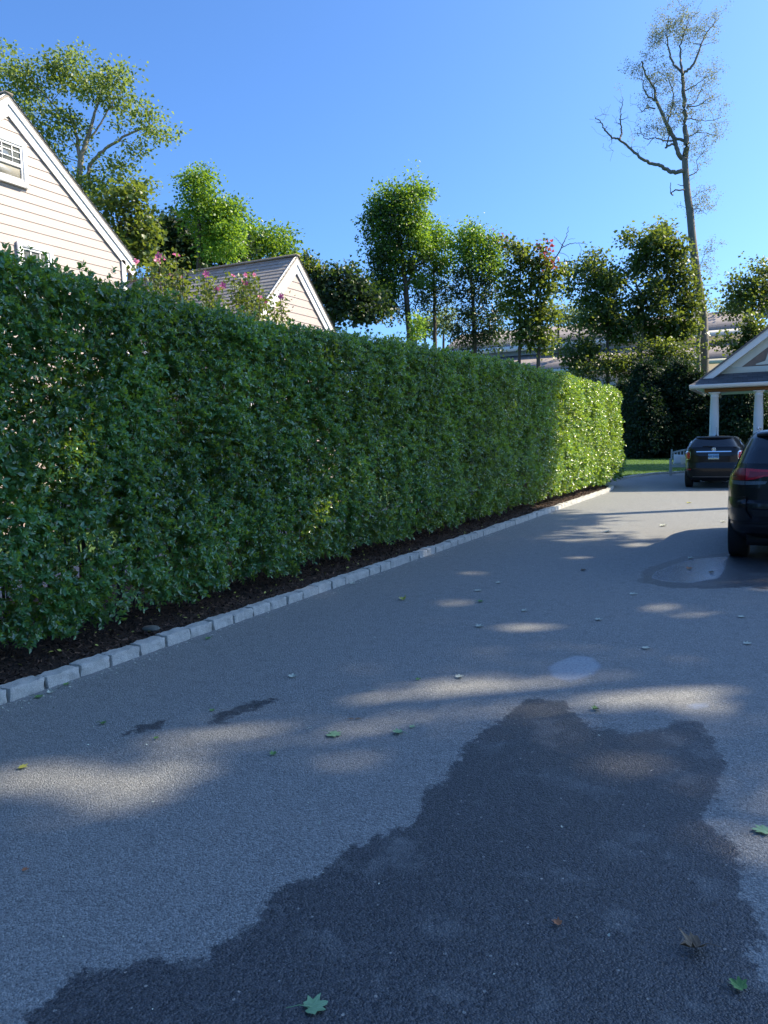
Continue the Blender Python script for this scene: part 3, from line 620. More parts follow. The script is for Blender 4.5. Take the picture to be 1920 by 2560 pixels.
simple_tree('understorey_shrub', 'mixed leafy understorey shrub with bright tips below the dark dense maple', ZR, 61.5,
  [(540, 2160), (540, 2060), (545, 1980)], .08, .04,
  [(480, 1970, 90, 60, .5), (560, 1940, 70, 60, .6), (620, 1990, 90, 70, .3), (690, 1950, 50, 60, .7), (715, 2010, 36, 50, .95), (560, 2050, 130, 50, .2), (430, 2010, 40, 50, .6)],
  'maple', 3.6, 30, .3, .14, shape='M')
simple_tree('understorey_shrub', 'dark leafy understorey shrub between the hedge end and the evergreens', ZR, 61,
  [(330, 2160), (330, 2070), (330, 2020)], .08, .04, [(300, 2010, 60, 50, .2), (360, 2000, 50, 50, .5), (230, 2040, 70, 50, .2), (140, 2060, 70, 40, .2), (330, 2070, 70, 40, .2)],
  'maple', 3.6, 30, .3, .14, shape='M')
# the tall nearly bare tree
D = 66
P = ZR.P([(797, 2230), (797, 2100), (797, 1900), (790, 1720), (760, 1550), (735, 1350), (720, 1180), (705, 1080), (695, 960), (690, 880)], D)
t = Tree('dying_tree', 'very tall nearly bare tree with a long straight trunk and wispy brown crown', base_of(P[0]))
t.limb([np.array([P[0][0], P[0][1], -.1])]+P, .44, .25, 12)
for l, a, b in [
 ([(690, 880), (703, 800), (690, 700), (688, 560), (678, 410)], .24, .13), ([(690, 890), (655, 850), (630, 760), (575, 650), (530, 560), (525, 490), (470, 410), (450, 340)], .19, .05),
 ([(678, 410), (665, 330), (668, 240), (700, 150), (715, 90)], .10, .02), ([(676, 405), (620, 345), (600, 270), (592, 180), (600, 90)], .10, .02), ([(680, 408), (730, 370), (770, 280), (790, 220), (835, 150), (880, 100)], .11, .025),
 ([(680, 945), (630, 955), (590, 940), (555, 912), (500, 905), (450, 878), (390, 825), (330, 772), (280, 758), (240, 710), (228, 670), (195, 655)], .17, .03), ([(330, 770), (345, 720), (333, 680), (338, 600), (350, 550)], .08, .02),
 ([(690, 775), (640, 765), (600, 740), (590, 680), (615, 620), (630, 520), (600, 440)], .12, .03), ([(640, 800), (600, 800), (580, 825), (605, 750)], .09, .05), ([(620, 780), (560, 775), (518, 762), (482, 805)], .07, .02), ([(518, 762), (470, 770), (445, 730), (445, 700)], .04, .015),
 ([(525, 560), (470, 520), (455, 450), (455, 390)], .07, .02), ([(525, 600), (480, 595), (450, 625), (430, 580)], .06, .015), ([(703, 600), (710, 580), (745, 570), (780, 500), (790, 470)], .06, .02), ([(705, 590), (770, 585), (820, 545), (860, 520)], .05, .015), ([(695, 655), (750, 660), (820, 672), (890, 650)], .05, .015), ([(690, 500), (740, 480), (800, 430), (870, 400)], .05, .015), ([(705, 760), (760, 730), (820, 740), (860, 745)], .04, .015),
 ([(703, 972), (745, 960), (765, 940), (755, 890)], .05, .02), ([(755, 890), (780, 850), (820, 830)], .03, .01), ([(688, 1050), (635, 1050), (615, 1065), (630, 1082), (612, 1075), (612, 1010)], .06, .025), ([(690, 1030), (650, 1020)], .04, .02),
 ([(722, 1170), (760, 1150), (790, 1170), (812, 1190)], .03, .01), ([(715, 1110), (760, 1070), (830, 1045)], .03, .01), ([(755, 1500), (785, 1450), (800, 1400), (860, 1380)], .03, .01), ([(790, 1450), (830, 1490)], .02, .008)]:
    t.limb(ZR.P([(x, y, rng.uniform(-.6, .6)) for x, y in l], D), a*1.1, b*1.1, 7, .03)
C, T = px_blob(ZR, D, [(600, 110, 90, 60, .5), (560, 190, 80, 60, .4), (640, 150, 70, 70, .5), (720, 120, 80, 60, .6), (800, 140, 70, 50, .6), (860, 110, 50, 40, .6), (740, 190, 80, 50, .5), (500, 230, 40, 30, .4), (450, 350, 60, 50, .3), (420, 420, 60, 50, .3), (500, 440, 60, 60, .3), (580, 400, 70, 60, .3), (620, 480, 80, 70, .3), (560, 560, 80, 60, .3), (760, 440, 80, 50, .5), (850, 410, 50, 30, .6), (800, 500, 60, 40, .6), (840, 550, 40, 30, .5), (640, 600, 70, 70, .4), (760, 580, 60, 30, .5), (860, 640, 50, 36, .5), (780, 690, 70, 36, .5), (840, 740, 40, 24, .5), (560, 680, 70, 50, .4), (490, 720, 50, 40, .4), (640, 700, 60, 60, .4), (760, 780, 60, 60, .4), (770, 870, 46, 50, .4), (340, 590, 40, 50, .1), (360, 640, 36, 36, .1), (220, 660, 46, 36, .1), (280, 640, 40, 40, .1), (300, 790, 40, 30, .1), (380, 800, 40, 24, .1), (790, 1060, 50, 24, .7), (770, 1120, 46, 24, .7), (770, 1170, 30, 20, .7), (800, 1390, 60, 26, .6), (800, 1480, 40, 30, .4), (420, 580, 24, 30, .1)], 1.5)
T0 = C.copy(); t.targets(C, .04, .014, .2, .1)
# fine twigs round every branch end
tw = np.repeat(T0, 4, 0) + rng.normal(size=(len(T0)*4, 3))*0.55; t.targets(tw, .016, .010, .25, .1, 3, 3)
live = T > 0.25; cc = T0[live]; t.leaves(np.concatenate([cc, tw[np.repeat(live, 4)]]), 26, .34, .115, .6, 'dry', .8)
t.finish('bark2')
# its thin forked neighbour
P = ZR.P([(768, 2230), (765, 2000), (762, 1900), (775, 1810), (750, 1710), (705, 1620), (680, 1500), (690, 1440)], 65)
t = Tree('slender_tree', 'thin bent pale trunk leaning close against the tall bare tree', base_of(P[0])); t.limb([np.array([P[0][0], P[0][1], -.1])]+P, .22, .07, 8)
C, T = px_blob(ZR, 65, [(690, 1450, 50, 40, .3), (720, 1640, 40, 50, .3), (740, 1700, 30, 30, .3)], 3); t.targets(C); t.leaves(C, 22, .3, .16, T, 'maple', .8, 'M'); t.finish('barklt')
simple_tree('maple_tree', 'green maple at the right edge above the far roof behind the porch', ZR, 70,
  [(1080, 2150), (1080, 1900), (1060, 1750), (1060, 1650)], .25, .1,
  [(1110, 1490, 70, 46, .5), (1040, 1540, 90, 50, .4), (970, 1610, 70, 40, .3), (1060, 1620, 110, 50, .3), (960, 1670, 60, 36, .3), (1120, 1680, 80, 50, .8), (1040, 1700, 90, 30, .3), (1180, 1580, 80, 80, .5)],
  'maple', 2.6, 30, .42, .19, shape='M')
simple_tree('maple_sapling', 'low leafy maple poking up between the far house and the porch rake', ZR, 62,
  [(1060, 2160), (1060, 2000), (1070, 1900)], .12, .04,
  [(1060, 1850, 50, 50, .2), (1020, 1890, 60, 40, .2), (1110, 1790, 60, 50, .5), (1000, 1930, 40, 40, .2), (920, 1890, 36, 16, .4), (1130, 1860, 40, 40, .2)],
  'maple', 3.6, 28, .34, .18, shape='M')
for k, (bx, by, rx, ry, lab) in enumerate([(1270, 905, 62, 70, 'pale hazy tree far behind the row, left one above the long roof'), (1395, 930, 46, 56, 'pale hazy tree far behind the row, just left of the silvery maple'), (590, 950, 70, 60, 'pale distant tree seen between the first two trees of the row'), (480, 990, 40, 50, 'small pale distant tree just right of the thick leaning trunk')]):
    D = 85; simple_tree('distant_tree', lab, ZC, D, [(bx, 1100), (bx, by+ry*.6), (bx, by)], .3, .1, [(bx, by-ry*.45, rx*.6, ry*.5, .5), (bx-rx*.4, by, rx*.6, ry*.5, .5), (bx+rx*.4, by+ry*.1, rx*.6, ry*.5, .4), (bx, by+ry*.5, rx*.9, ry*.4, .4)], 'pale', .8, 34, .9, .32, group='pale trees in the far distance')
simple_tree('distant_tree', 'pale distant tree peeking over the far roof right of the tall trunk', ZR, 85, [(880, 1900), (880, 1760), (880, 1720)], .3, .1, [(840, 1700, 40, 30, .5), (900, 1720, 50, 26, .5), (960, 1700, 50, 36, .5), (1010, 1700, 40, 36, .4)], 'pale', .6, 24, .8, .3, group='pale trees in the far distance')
# yellow-green shrub seen behind the leaning trunk
simple_tree('sapling', 'small bright yellow green sapling right of the thick leaning trunk', ZC, 30, [(430, 1150), (430, 1050), (432, 980)], .05, .02, [(430, 930, 26, 40, 1), (435, 990, 26, 40, 1), (425, 1030, 40, 30, .9), (300, 1020, 40, 24, .9)], 'lime', 8, 30, .22, .12)

# evergreens behind the lawn
def conifer(x, y, h, r, label, name='evergreen_tree', mat='conifer', bare=0.0, group='dark evergreens behind the lawn'):
    t = Tree(name, label, (x, y, 0), group=group)
    t.limb([(x, y, -.1), (x, y, h*.5), (x, y, h*.97)], .16, .03, 7)
    C = []; n = int(150*h*r/6)
    for k in range(n):
        u = rng.random()**0.75; z = bare+0.15+u*(h-bare-0.2); rr = r*(1-(z/h)**1.6)**0.8*(0.82+.25*rng.random()); a = rng.uniform(0, 6.28)
        C.append((x+rr*math.cos(a), y+rr*math.sin(a), z-0.08*rr))
    C = np.array(C); t.leaves(C, 42, .36, .17, 0.4+0.3*rng.normal(size=len(C)), mat, .55, 'T', .3)
    Ci = C.copy(); Ci[:, 0] = x+(C[:, 0]-x)*.5; Ci[:, 1] = y+(C[:, 1]-y)*.5; t.leaves(Ci[::2], 20, .5, .3, .1, mat, .8)
    return t.finish('bark')
ev = [(1350, 61, 5.6, 2.6, 'left'), (1395, 58, 6.6, 2.6, ''), (1445, 60, 6.2, 2.7, ''), (1500, 58, 5.8, 2.6, ''), (1550, 60, 5.6, 2.8, ''), (1605, 57, 5.6, 2.8, ''), (1655, 60, 5.8, 2.8, ''), (1710, 62, 5.8, 2.8, ''), (1770, 66, 5.8, 3, ''), (1300, 64, 5.2, 2.6, '')]
wh = ['beside the far end of the hedge', 'second to the right of the hedge end', 'above the left part of the lawn', 'above the middle of the lawn', 'behind the garden bench', 'left of the first porch column', 'between the two porch columns', 'right of the second porch column', 'behind the porch at the right frame edge', 'hidden mostly behind the hedge end']
for (dx, Y, h, r, _), w in zip(ev, wh):
    p = atY(dx*1.1573, 1140, Y); conifer(p[0], Y, h, r, 'dark dense evergreen '+w)
for (dx, dy, Y, h, r, lb) in [(1400, 0, 50, 4.6, 1.9, 'spiky blue green spruce in front of the dark evergreens'), (1465, 0, 52, 6.6, 2.1, 'taller spruce with bright tips left of the tall bare trunk')]:
    p = atY(dx*1.1573, 1140, Y+6); conifer(p[0], Y+6, h, r, lb, 'spruce_tree')

GAPS = [(-3.45, 2.5, 0, .42), (-2.85, 2.6, 0, .34), (-3.0, 3.35, 0, .38), (-2.75, 3.75, 0, .34), (-2.0, 4.62, 0, .42), (-1.6, 4.87, 0, .36), (-.65, 5.2, 0, .46), (-.95, 5.08, 0, .36),
 (-1.93, 6.55, 0, .36), (-2.25, 6.48, 0, .24), (-2.89, 7.32, 0, .32), (-2.87, 6.46, 0, .22), (-.69, 7.63, 0, .3), (-.3, 7.58, 0, .3), (-1.1, 7.85, 0, .26), (-2.55, 10.73, 0, .3), (-.06, 3.98, 0, .3), (.0, 3.4, 0, .3), (-.84, 3.92, 0, .3),
 (-4.5, 7.1, 0, .26), (-5.05, 4.2, 1.5, .4), (-5.05, 4.0, 2.0, .3), (-5.05, 7.6, .7, .3), (-5.05, 15.6, 2.4, .3), (-3.4, 9.0, 0, .25), (-3.0, 12.5, 0, .4), (-2.0, 12.2, 0, .35)]
def gapkeep(P, extra=0.0):  # leaves removed along sun rays; crown holes are shaped for chosen sun spots
    k = np.ones(len(P), bool)
    for gx_, gy_, gz_, gr in GAPS:
        d = P-np.array([gx_, gy_, gz_]); al = d@sd; q = np.linalg.norm(d-al[:, None]*sd, axis=1)
        k &= ~((al > 0) & (q < (gr*.70+extra)*rng.uniform(.7, 1.25, len(P))))
    return k
# off-frame shade trees on the right that throw the dappled shade
def shade_tree(x, y, lo, hi, r, label, dens=1.0, far=16.0):
    x, y, lo, hi = x+sd[0]*far, y+sd[1]*far, lo+sd[2]*far, hi+sd[2]*far
    t = Tree('shade_tree', label, (x, y, 0)); c = np.array([x, y, (lo+hi)/2])
    t.limb([(x, y, -.1), (x+.2, y, lo), (x, y+.2, (lo+hi)/2), (x, y, hi-.8)], .26, .07, 8)
    n = int(75*dens*r*r*(hi-lo)/30*2); C = blob(c, (r, r, (hi-lo)/2), n, .35)
    C = C[gapkeep(C, .05)]; t.targets(C, .02); t.leaves(C, 34, .55, .26, .4, 'maple', .6, 'T', keep=gapkeep); t.finish('bark'); return t
shade_tree(5.0, 4.5, 4.2, 11.5, 3.6, 'leafy shade tree to the right of the camera throwing dappled shade', 1.15)
shade_tree(6.0, 11.0, 4.6, 13.5, 3.9, 'leafy shade tree outside the frame on the right, next to the parked cars')
shade_tree(6.8, 18.0, 8.6, 16.0, 3.7, 'tall shade tree with a high crown outside the frame on the right', 1.3, 6.0)
shade_tree(5.6, 24.6, 11.4, 17.0, 3.0, 'high crowned tree outside the frame near the porch', 2.2, 0.0)
shade_tree(12.6, 18.6, 18.4, 24.8, 3.5, 'very tall shade tree far to the right, outside the frame', 1.2, 0.0)
shade_tree(3.5, -1.5, 3.6, 9.5, 3.4, 'shade tree behind the camera on the right')
shade_tree(9.5, 8.0, 6.5, 14.0, 3.6, 'second row shade tree outside the frame on the right')

shade_tree(4.5, 49.0, 7.5, 13.5, 4.2, 'added unseen tree outside the frame behind the porch to shade the lawn', 1.0, 0.0)  # unseen tree put in to cast shade over the near lawn
bt = shade_tree(-16, -14, 1.2, 9.0, 4.5, 'big leafy tree far behind the camera on the left', .8, 0.0)
for k, (x, y, a, w) in enumerate([(-8, -19, 1, 'straight behind the camera, left one of three'), (0, -20, 2.2, 'straight behind the camera, middle one of three'), (8, -18, 3.5, 'straight behind the camera, right one of three'), (16, -14, 4.4, 'behind the camera at the far right')]):
    o = bt.root.copy(); COL.objects.link(o); o.location = (x, y, 0); o.rotation_euler = (0, 0, a); o['label'] = 'big leafy tree ' + w
    for ch in bt.root.children: c = ch.copy(); COL.objects.link(c); c.parent = o
# ---------------------------------------------------------------- clapboard houses
def clapwall(mb, X, yl, yr, z0, z1, expo, half):
    """+X facing gable wall; half(z) -> (ymin, ymax)"""
    z = z0
    while z < z1-0.01:
        zt = min(z+expo, z1); a0, a1 = half(z); b0, b1 = half(zt)
        if b1-b0 < 0.02: break
        xb, xt = X+0.013, X+0.002
        mb.add([(xb, a0, z), (xb, a1, z), (xt, b1, zt), (xt, b0, zt)], [(0, 1, 2, 3)])
        mb.add([(X-.01, a0, z), (X-.01, a1, z), (xb, a1, z), (xb, a0, z)], [(3, 2, 1, 0)])
        z = zt
def shingle_slope(mb, y0, z0, y1, z1, xa, xb, row=0.14, t=0.012):
    """slope from eave (y0,z0) to ridge (y1,z1) between x=xa..xb, real overlapping courses"""
    L = math.hypot(y1-y0, z1-z0); n = int(L/row); dy, dz = (y1-y0)/L, (z1-z0)/L; ny, nz = -dz*(1 if dy > 0 else -1), abs(dy)
    for k in range(n+1):
        s0 = k*row; s1 = min(L, s0+row)
        if s1 <= s0: break
        a = (y0+dy*s0+ny*t, z0+dz*s0+nz*t); b = (y0+dy*s1+ny*.002, z0+dz*s1+nz*.002); c = (y0+dy*s0, z0+dz*s0)
        mb.add([(xa, a[0], a[1]), (xb, a[0], a[1]), (xb, b[0], b[1]), (xa, b[0], b[1])], [(0, 1, 2, 3)])
        mb.add([(xa, c[0], c[1]), (xb, c[0], c[1]), (xb, a[0], a[1]), (xa, a[0], a[1])], [(0, 1, 2, 3)])
def gable_house(name, label, X, apex, corner, Yback, depthX, expo, cat='house', over=0.045, rake=0.20, eave_drop=0.0, extra=None):
    ay, az = apex; cy, cz = corner; sl = (az-cz)/(cy-ay); hw = cy-ay
    th = thing(name, label, cat, (X-depthX/2, ay, 0)); pit = math.atan(sl)
    half = lambda z: (ay-hw, ay+hw) if z <= cz else (ay-(az-z)/sl, ay+(az-z)/sl)
    mb = MB(); clapwall(mb, X, 0, 0, 0.1, az-.05, expo, half)
    mb.prism([(ay-hw, -.1), (ay+hw, -.1), (ay+hw, cz), (ay, az-.02), (ay-hw, cz)], X-depthX, X-.012, 0)
    mb.build('wall', M['clap'], th)
    n_ = math.cos(pit); thick = 0.04
    mb = MB(); e = 0.28; rf = shingle(name+'_roof_shingles', (.26, .235, .205), (.39, .355, .315), pit)
    for sgn in (-1, 1):
        y0, z0 = ay+sgn*(hw+e), cz-e*sl
        mb.prism([(y0, z0+.05), (ay, az+.05), (ay, az+.05+thick/n_), (y0, z0+.05+thick/n_)][::sgn], X-depthX-.2, X+over+.03, 0)
        shingle_slope(mb, y0, z0+.05+thick/n_+.002, ay, az+.05+thick/n_+.002, X-depthX-.2, X+over+.05)
    mb.box(X-depthX-.2, X+over+.05, ay-.09, ay+.09, az+.04+thick/n_, az+.075+thick/n_)
    roof = mb.build('roof', rf, th)
    mb = MB()
    for sgn in (-1, 1):
        y0, z0 = ay+sgn*(hw+e), cz-e*sl
        for (xa, xb, lo, hi) in ((X+.02, X+over, -rake/n_, .045), (X+over, X+over+.025, -.06/n_, .14), (X+.02, X+.045, -(rake+.07)/n_, -rake/n_-.003)):
            mb.prism([(y0, z0+lo), (ay, az+lo), (ay, az+hi), (y0, z0+hi)][::sgn], xa, xb, 0)
        yc = ay+sgn*hw
        mb.box(X+.019, X+.045, min(yc, yc-sgn*.11), max(yc, yc-sgn*.11), 0, cz-.16)
        mb.box(X-depthX, X+over, min(y0, y0-sgn*.03), max(y0, y0-sgn*.03), z0-.12, z0+.1)
    mb.build('rake_trim', M['white'], th)
    return th
def window(parent, X, y0, y1, z0, z1, muntins=(3, 2), blind=True, split=0.5):
    mb = MB(); c = .095; p = .045
    mb.box(X, X+p, y0-c, y0, z0-c, z1+c); mb.box(X, X+p, y1, y1+c, z0-c, z1+c); mb.box(X, X+p, y0, y1, z1, z1+c); mb.box(X, X+p+.02, y0, y1, z0-c, z0)
    for (a, b, e, f, q) in ((y0, y0+.045, z0, z1, .028), (y1-.045, y1, z0, z1, .028), (y0+.045, y1-.045, z1-.045, z1, .028), (y0+.045, y1-.045, z0, z0+.055, .028)): mb.box(X, X+q, a, b, e, f)
    zm = z0+(z1-z0)*split; mb.box(X, X+.034, y0+.045, y1-.045, zm-.03, zm+.03)
    fr = bevel(mb.build('window', M['white'], parent), .004, 1)
    mb = MB()
    for k in range(1, muntins[0]):
        yy = y0+(y1-y0)*k/muntins[0]; mb.box(X+.008, X+.018, yy-.009, yy+.009, zm+.03, z1-.045)
    for k in range(1, muntins[1]):
        zz = zm+(z1-zm)*k/muntins[1]; mb.box(X+.0081, X+.0181, y0+.045, y1-.045, zz-.009, zz+.009)
    g = mb.build('muntins', M['white'], None); g.parent = fr
    mb = MB(); mb.box(X+.001, X+.006, y0+.04, y1-.04, zm, z1-.04); 
    g = mb.build('pane', M['glass'], None); g.parent = fr
    mb = MB(); mb.box(X+.001, X+.005, y0+.04, y1-.04, z0+.04, zm); g = mb.build('pane', M['blind'], None); g.parent = fr
def z2(x, y): return x/4.424, 220+y/4.424
def z3(x, y): return 300+x/3.072, 600+y/3.072
HX = -13.0
ap = atX(*z2(62, 62), HX); co = atX(*z2(1408, 1880), HX); co2 = (co[1]-.0, co[2])
house = gable_house('clapboard_house', 'cream clapboard house with a steep white trimmed gable behind the hedge', HX, (ap[1], ap[2]-.12), (co[1]-.10, co[2]+.08), 0, 9, .1755, rake=.15)
a = atX(*z2(222, 645), HX); b = atX(*z2(262, 1060), HX)
window(house, HX+.02, a[1]-.86, a[1], b[2], a[2]-.02, (4, 3), split=.44)
a = atX(*z2(245, 1765), HX); b = atX(*z2(525, 1830), HX)
window(house, HX+.02, a[1]-.05, b[1], a[2]-1.5, a[2], (3, 3))
GX = -10.0
ap = atX(*z3(1342, 112), GX); co = atX(*z3(1600, 625), GX)
sl = (ap[2]-co[2])/(co[1]-ap[1])
ghw = 1.95
garage = gable_house('garage', 'small cream clapboard garage with grey shingle roof right of the house', GX, (ap[1], ap[2]-.14), (ap[1]+ghw, ap[2]-.14-ghw*sl), 0, 6.2, .1755, 'garage', rake=.13)

# rose of sharon shrubs
ROSE = [('left', [(125, 172), (295, 118), (330, 142), (432, 118), (283, 160)], [(180, 250), (300, 150), (430, 130), (250, 230), (150, 210), (480, 240), (340, 230)], 'pink flowered shrub nearest the house corner, tallest of the four behind the hedge'),
        ('b', [(395, 278), (460, 290)], [(390, 250), (480, 240), (440, 270), (350, 240)], 'pink flowered shrub in front of the left end of the garage roof'),
        ('c', [(662, 262), (790, 350), (745, 378)], [(640, 230), (680, 300), (650, 330), (720, 360)], 'pink flowered shrub before the middle of the garage roof'),
        ('d', [(962, 270), (1030, 270), (968, 335), (868, 275), (940, 325), (1072, 438)], [(870, 280), (920, 330), (990, 270), (1040, 300), (1070, 350), (1000, 360), (900, 370), (960, 300), (1100, 390)], 'pink flowered shrub in front of the lower right garage roof'),
        ('e', [(1118, 468), (1235, 433)], [(1230, 440), (1180, 470), (1120, 460), (1250, 500)], 'small thin pink flowered shrub before the garage gable')]
petal = np.array([(0, 0, 0), (.35, .28, .12), (.85, .32, .22), (1, 0, .12), (.85, -.32, .22), (.35, -.28, .12)])
for _, fl, st, lab in ROSE:
    c = atX(*z3(*st[0]), -7.4); root = (-7.4, float(np.mean([atX(*z3(*q), -7.4)[1] for q in st])), 0)
    t = Tree('rose_of_sharon', lab, root, 'shrub', 'pink flowered shrubs behind the hedge'); 
    tips = [atX(*z3(*q), -7.4+random.uniform(-.35, .35)) for q in st+fl]
    for q in tips:
        t.limb([(root[0]+random.uniform(-.2, .2), root[1]+random.uniform(-.3, .3), 0), ((root[0]+q[0])/2+.05, (root[1]+q[1])/2+random.uniform(-.08, .08), q[2]*.6), q], .012, .004, 5, .004)
    C = []
    for q in tips:
        for k in range(9): C.append(np.array([q[0]+rng.normal(0, .05), q[1]+rng.normal(0, .05), q[2]-.09*k-.02]))
    C = np.array(C); t.leaves(C, 11, .11, .062, .45, 'maple', .8, 'T')
    t.wood.build('stems', M['twig'], t.root, smooth=True); t.leaf['maple'].build('leaves', M['maple'], t.root)
    for q in fl:
        p = atX(*z3(*q), -7.4+.1); mb = MB(); s_ = .052*random.uniform(.75, 1.1); ax = norm(np.array([.8, -.5, .25])+rng.normal(size=3)*.35); u = norm(np.cross(ax, [0, 0, 1.])); v = np.cross(ax, u)
        n = 5; a = np.arange(n)*2*math.pi/n; x = np.cos(a)[:, None]*u+np.sin(a)[:, None]*v; y = np.cross(np.tile(ax, (n, 1)), x)
        mb.inst(petal, [(0, 1, 2, 3), (0, 3, 4, 5)], np.tile(p, (n, 1)), np.stack([x, y, np.tile(ax, (n, 1))], 1), np.full(n, s_), rng.random(n)*.6+.2)
        mb.tube([p, p+ax*.03], [.007, .004], 6, tint=.0)
        mb.build('flower', M['pink'], t.root)

# ---------------------------------------------------------------- far long house
far = thing('far_house', 'long low grey roofed house with white fascias seen through the trees', 'house', (-15, 80, 0))
rf2 = shingle('far_roof_shingles', (.17, .15, .145), (.26, .23, .22), R_(24), row=.3, wid=.9, dark=.7); rfd = plain('far_wall_paint', (.42, .40, .37), .7, .08, 2)
ZF = Z(1280, 740, 2.592)
Yf = 88.0
def fz(x, y, Y=Yf): return atY(*ZF(x, y), Y)
e0 = fz(260, 300); e1 = fz(1560, 232)
xl, xr = -37.0, e1[0]; ze = e0[2]*.5+e1[2]*.5
ridge_up = fz(900, 165, Yf+5.5)[2]
def roofslab(x0, x1, y0, z0, y1, z1, mat, nm='roof', th=.18):
    mb = MB(); mb.prism([(y0, z0), (y1, z1), (y1, z1+th), (y0, z0+th)], x0, x1, 0); return mb.build(nm, mat, far)
roofslab(xl, xr, Yf, ze, Yf+6, ridge_up+.3, rf2)
roofslab(xr+.3, xr+16, Yf+1.5, ze+1.2, Yf+7, ridge_up+2.0, rf2)
mb = MB(); mb.box(xl, xr, Yf-.12, Yf-.0, ze-.42, ze+.17); mb.build('fascia', M['white'], far)
mb = MB(); mb.box(xl, xr+14, Yf+.6, Yf+10, 0, ze-.02); mb.build('wall', rfd, far)
ze2 = fz(1300, 420, Yf-6)[2]; zt2 = fz(1300, 300, Yf-.2)[2]
roofslab(xl+1, xr+3, Yf-6, ze2, Yf+.55, max(zt2, ze2+1.2), rf2)
mb = MB(); mb.box(xl+1, xr+3, Yf-6.12, Yf-6.0, ze2-.30, ze2+.17); mb.build('fascia', M['cream'], far)
mb = MB(); mb.box(xl+1.5, xr+2.5, Yf-5.4, Yf+.5, 0, ze2-.02); mb.build('wall', rfd, far)
mb = MB()
for k in range(9): mb.box(xl+3+k*4.2, xl+4.6+k*4.2, Yf-5.46, Yf-5.39, 1.0, 2.3)
wn = mb.build('window', M['carglass'], far)

# ---------------------------------------------------------------- porch
PY = 28.6
porch = thing('porch', 'white columned porch with a pedimented shingle gable and cedar beam', 'porch', (1.2, PY+2.5, 0))
def pz(x, y, Y=PY): return atY(*ZF(x, y), Y)
gl = pz(1150, 585); xL = gl[0]; zg = gl[2]; xR = 6.4
rk = pz(1240, 535, PY+.45); up_ = pz(1659, 215, PY+.45); slp = (up_[2]-rk[2])/(up_[0]-rk[0]); apx = 1.75
mb = MB()   # gutter
pr = [(PY-.10, zg-.07), (PY-.08, zg-.09), (PY, zg-.10), (PY, zg+.03), (PY-.13, zg+.03), (PY-.13, zg)]
mb.prism([(p[0], p[1]) for p in pr], xL, xR, 0); mb.box(xL, xL+.02, PY, PY+6, zg-.12, zg+.03); mb.box(xL+.02, xR, PY+.001, PY+.30, zg-.10, zg-.08)
bevel(mb.build('gutter', M['white'], porch), .01, 2)
mb = MB()  # skirt roof
a0 = [(xL, PY, zg+.03), (xR, PY, zg+.03), (xR-.5, PY+.62, zg+.42), (xL+.55, PY+.62, zg+.42)]
for k in range(4):
    t0, t1 = k/4, (k+1)/4; L = lambda t, o: [np.array(a0[0])*(1-t)+np.array(a0[3])*t+[0, 0, o], np.array(a0[1])*(1-t)+np.array(a0[2])*t+[0, 0, o]]
    p, q, r = L(t0, .014), L(t1, .002), L(t0, 0); mb.add([p[0], p[1], q[1], q[0]], [(0, 1, 2, 3)]); mb.add([r[0], r[1], p[1], p[0]], [(0, 1, 2, 3)])
mb.add([(xL, PY, zg+.03), (xL+.55, PY+.62, zg+.42), (xL+.55, PY+6, zg+.42), (xL, PY+6, zg+.03)], [(0, 1, 2, 3)])
mb.build('skirt_roof', shingle('porch_shingles', (.07, .072, .08), (.13, .13, .14), R_(32), row=.14, wid=.3), porch)
# pediment
zb = pz(1300, 520, PY+.62)[2]
gxl = rk[0]; zr0 = rk[2]
def rakeline(x): return zr0 + (x-gxl)*slp if x < apx else zr0 + (apx-gxl)*slp - (x-apx)*slp
zA = rakeline(apx); gxr = 2*apx-gxl
n_ = math.cos(math.atan(slp))
def rakeboard(mb, y0, y1, lo, hi):
    for (xa, za, xb, zb_) in ((gxl, zr0, apx, zA), (apx, zA, gxr, zr0)):
        P = [(za+lo, xa), (za+hi, xa), (zb_+hi, xb), (zb_+lo, xb)]
        mb.prism(P if xa == gxl else P, y0, y1, 1)
mb = MB(); rakeboard(mb, PY+.34, PY+.42, -.20/n_, 0); bevel(mb.build('rake_board', M['white'], porch), .006, 1)
mb = MB(); rakeboard(mb, PY+.42, PY+.60, -.21/n_, -.17/n_); rakeboard(mb, PY+.60, PY+.63, -.46/n_, -.21/n_)
mb.box(gxl+.35, gxr-.35, PY+.585, PY+.63, zg+.36, zg+.60)
bevel(mb.build('pediment_frame', M['cream'], porch), .005, 1)
mb = MB(); z0 = zg+.56; x0 = gxl+(z0-zr0+.4/n_)/slp; 
zz = z0
while zz < zA-.6:
    z1 = zz+.13; a = gxl+(zz-zr0+.38/n_)/slp; b = gxl+(z1-zr0+.38/n_)/slp
    if b > apx: break
    mb.add([(a, PY+.634, zz), (2*apx-a, PY+.634, zz), (2*apx-b, PY+.648, z1), (b, PY+.648, z1)], [(0, 1, 2, 3)]); mb.add([(a, PY+.66, zz), (2*apx-a, PY+.66, zz), (2*apx-a, PY+.634, zz), (a, PY+.634, zz)], [(0, 1, 2, 3)])
    zz = z1
mb.build('gable_shingles', plain('gable_shingle_siding', (.26, .20, .17), .85, .22, 9, bump=.01), porch)
mb = MB(); xa = pz(1640, 440, PY+.6)[0]; za = pz(1640, 440, PY+.6)[2]
mb.prism([(za-.02, xa-.28), (za+.02, xa-.28), (za+.1, xa+.0), (za+.42, xa+.1), (za+.42, xa+.9), (za-.02, xa+.9)], PY+.57, PY+.632, 1)
mb.build('gable_window_trim', M['cream'], porch)
mb = MB()
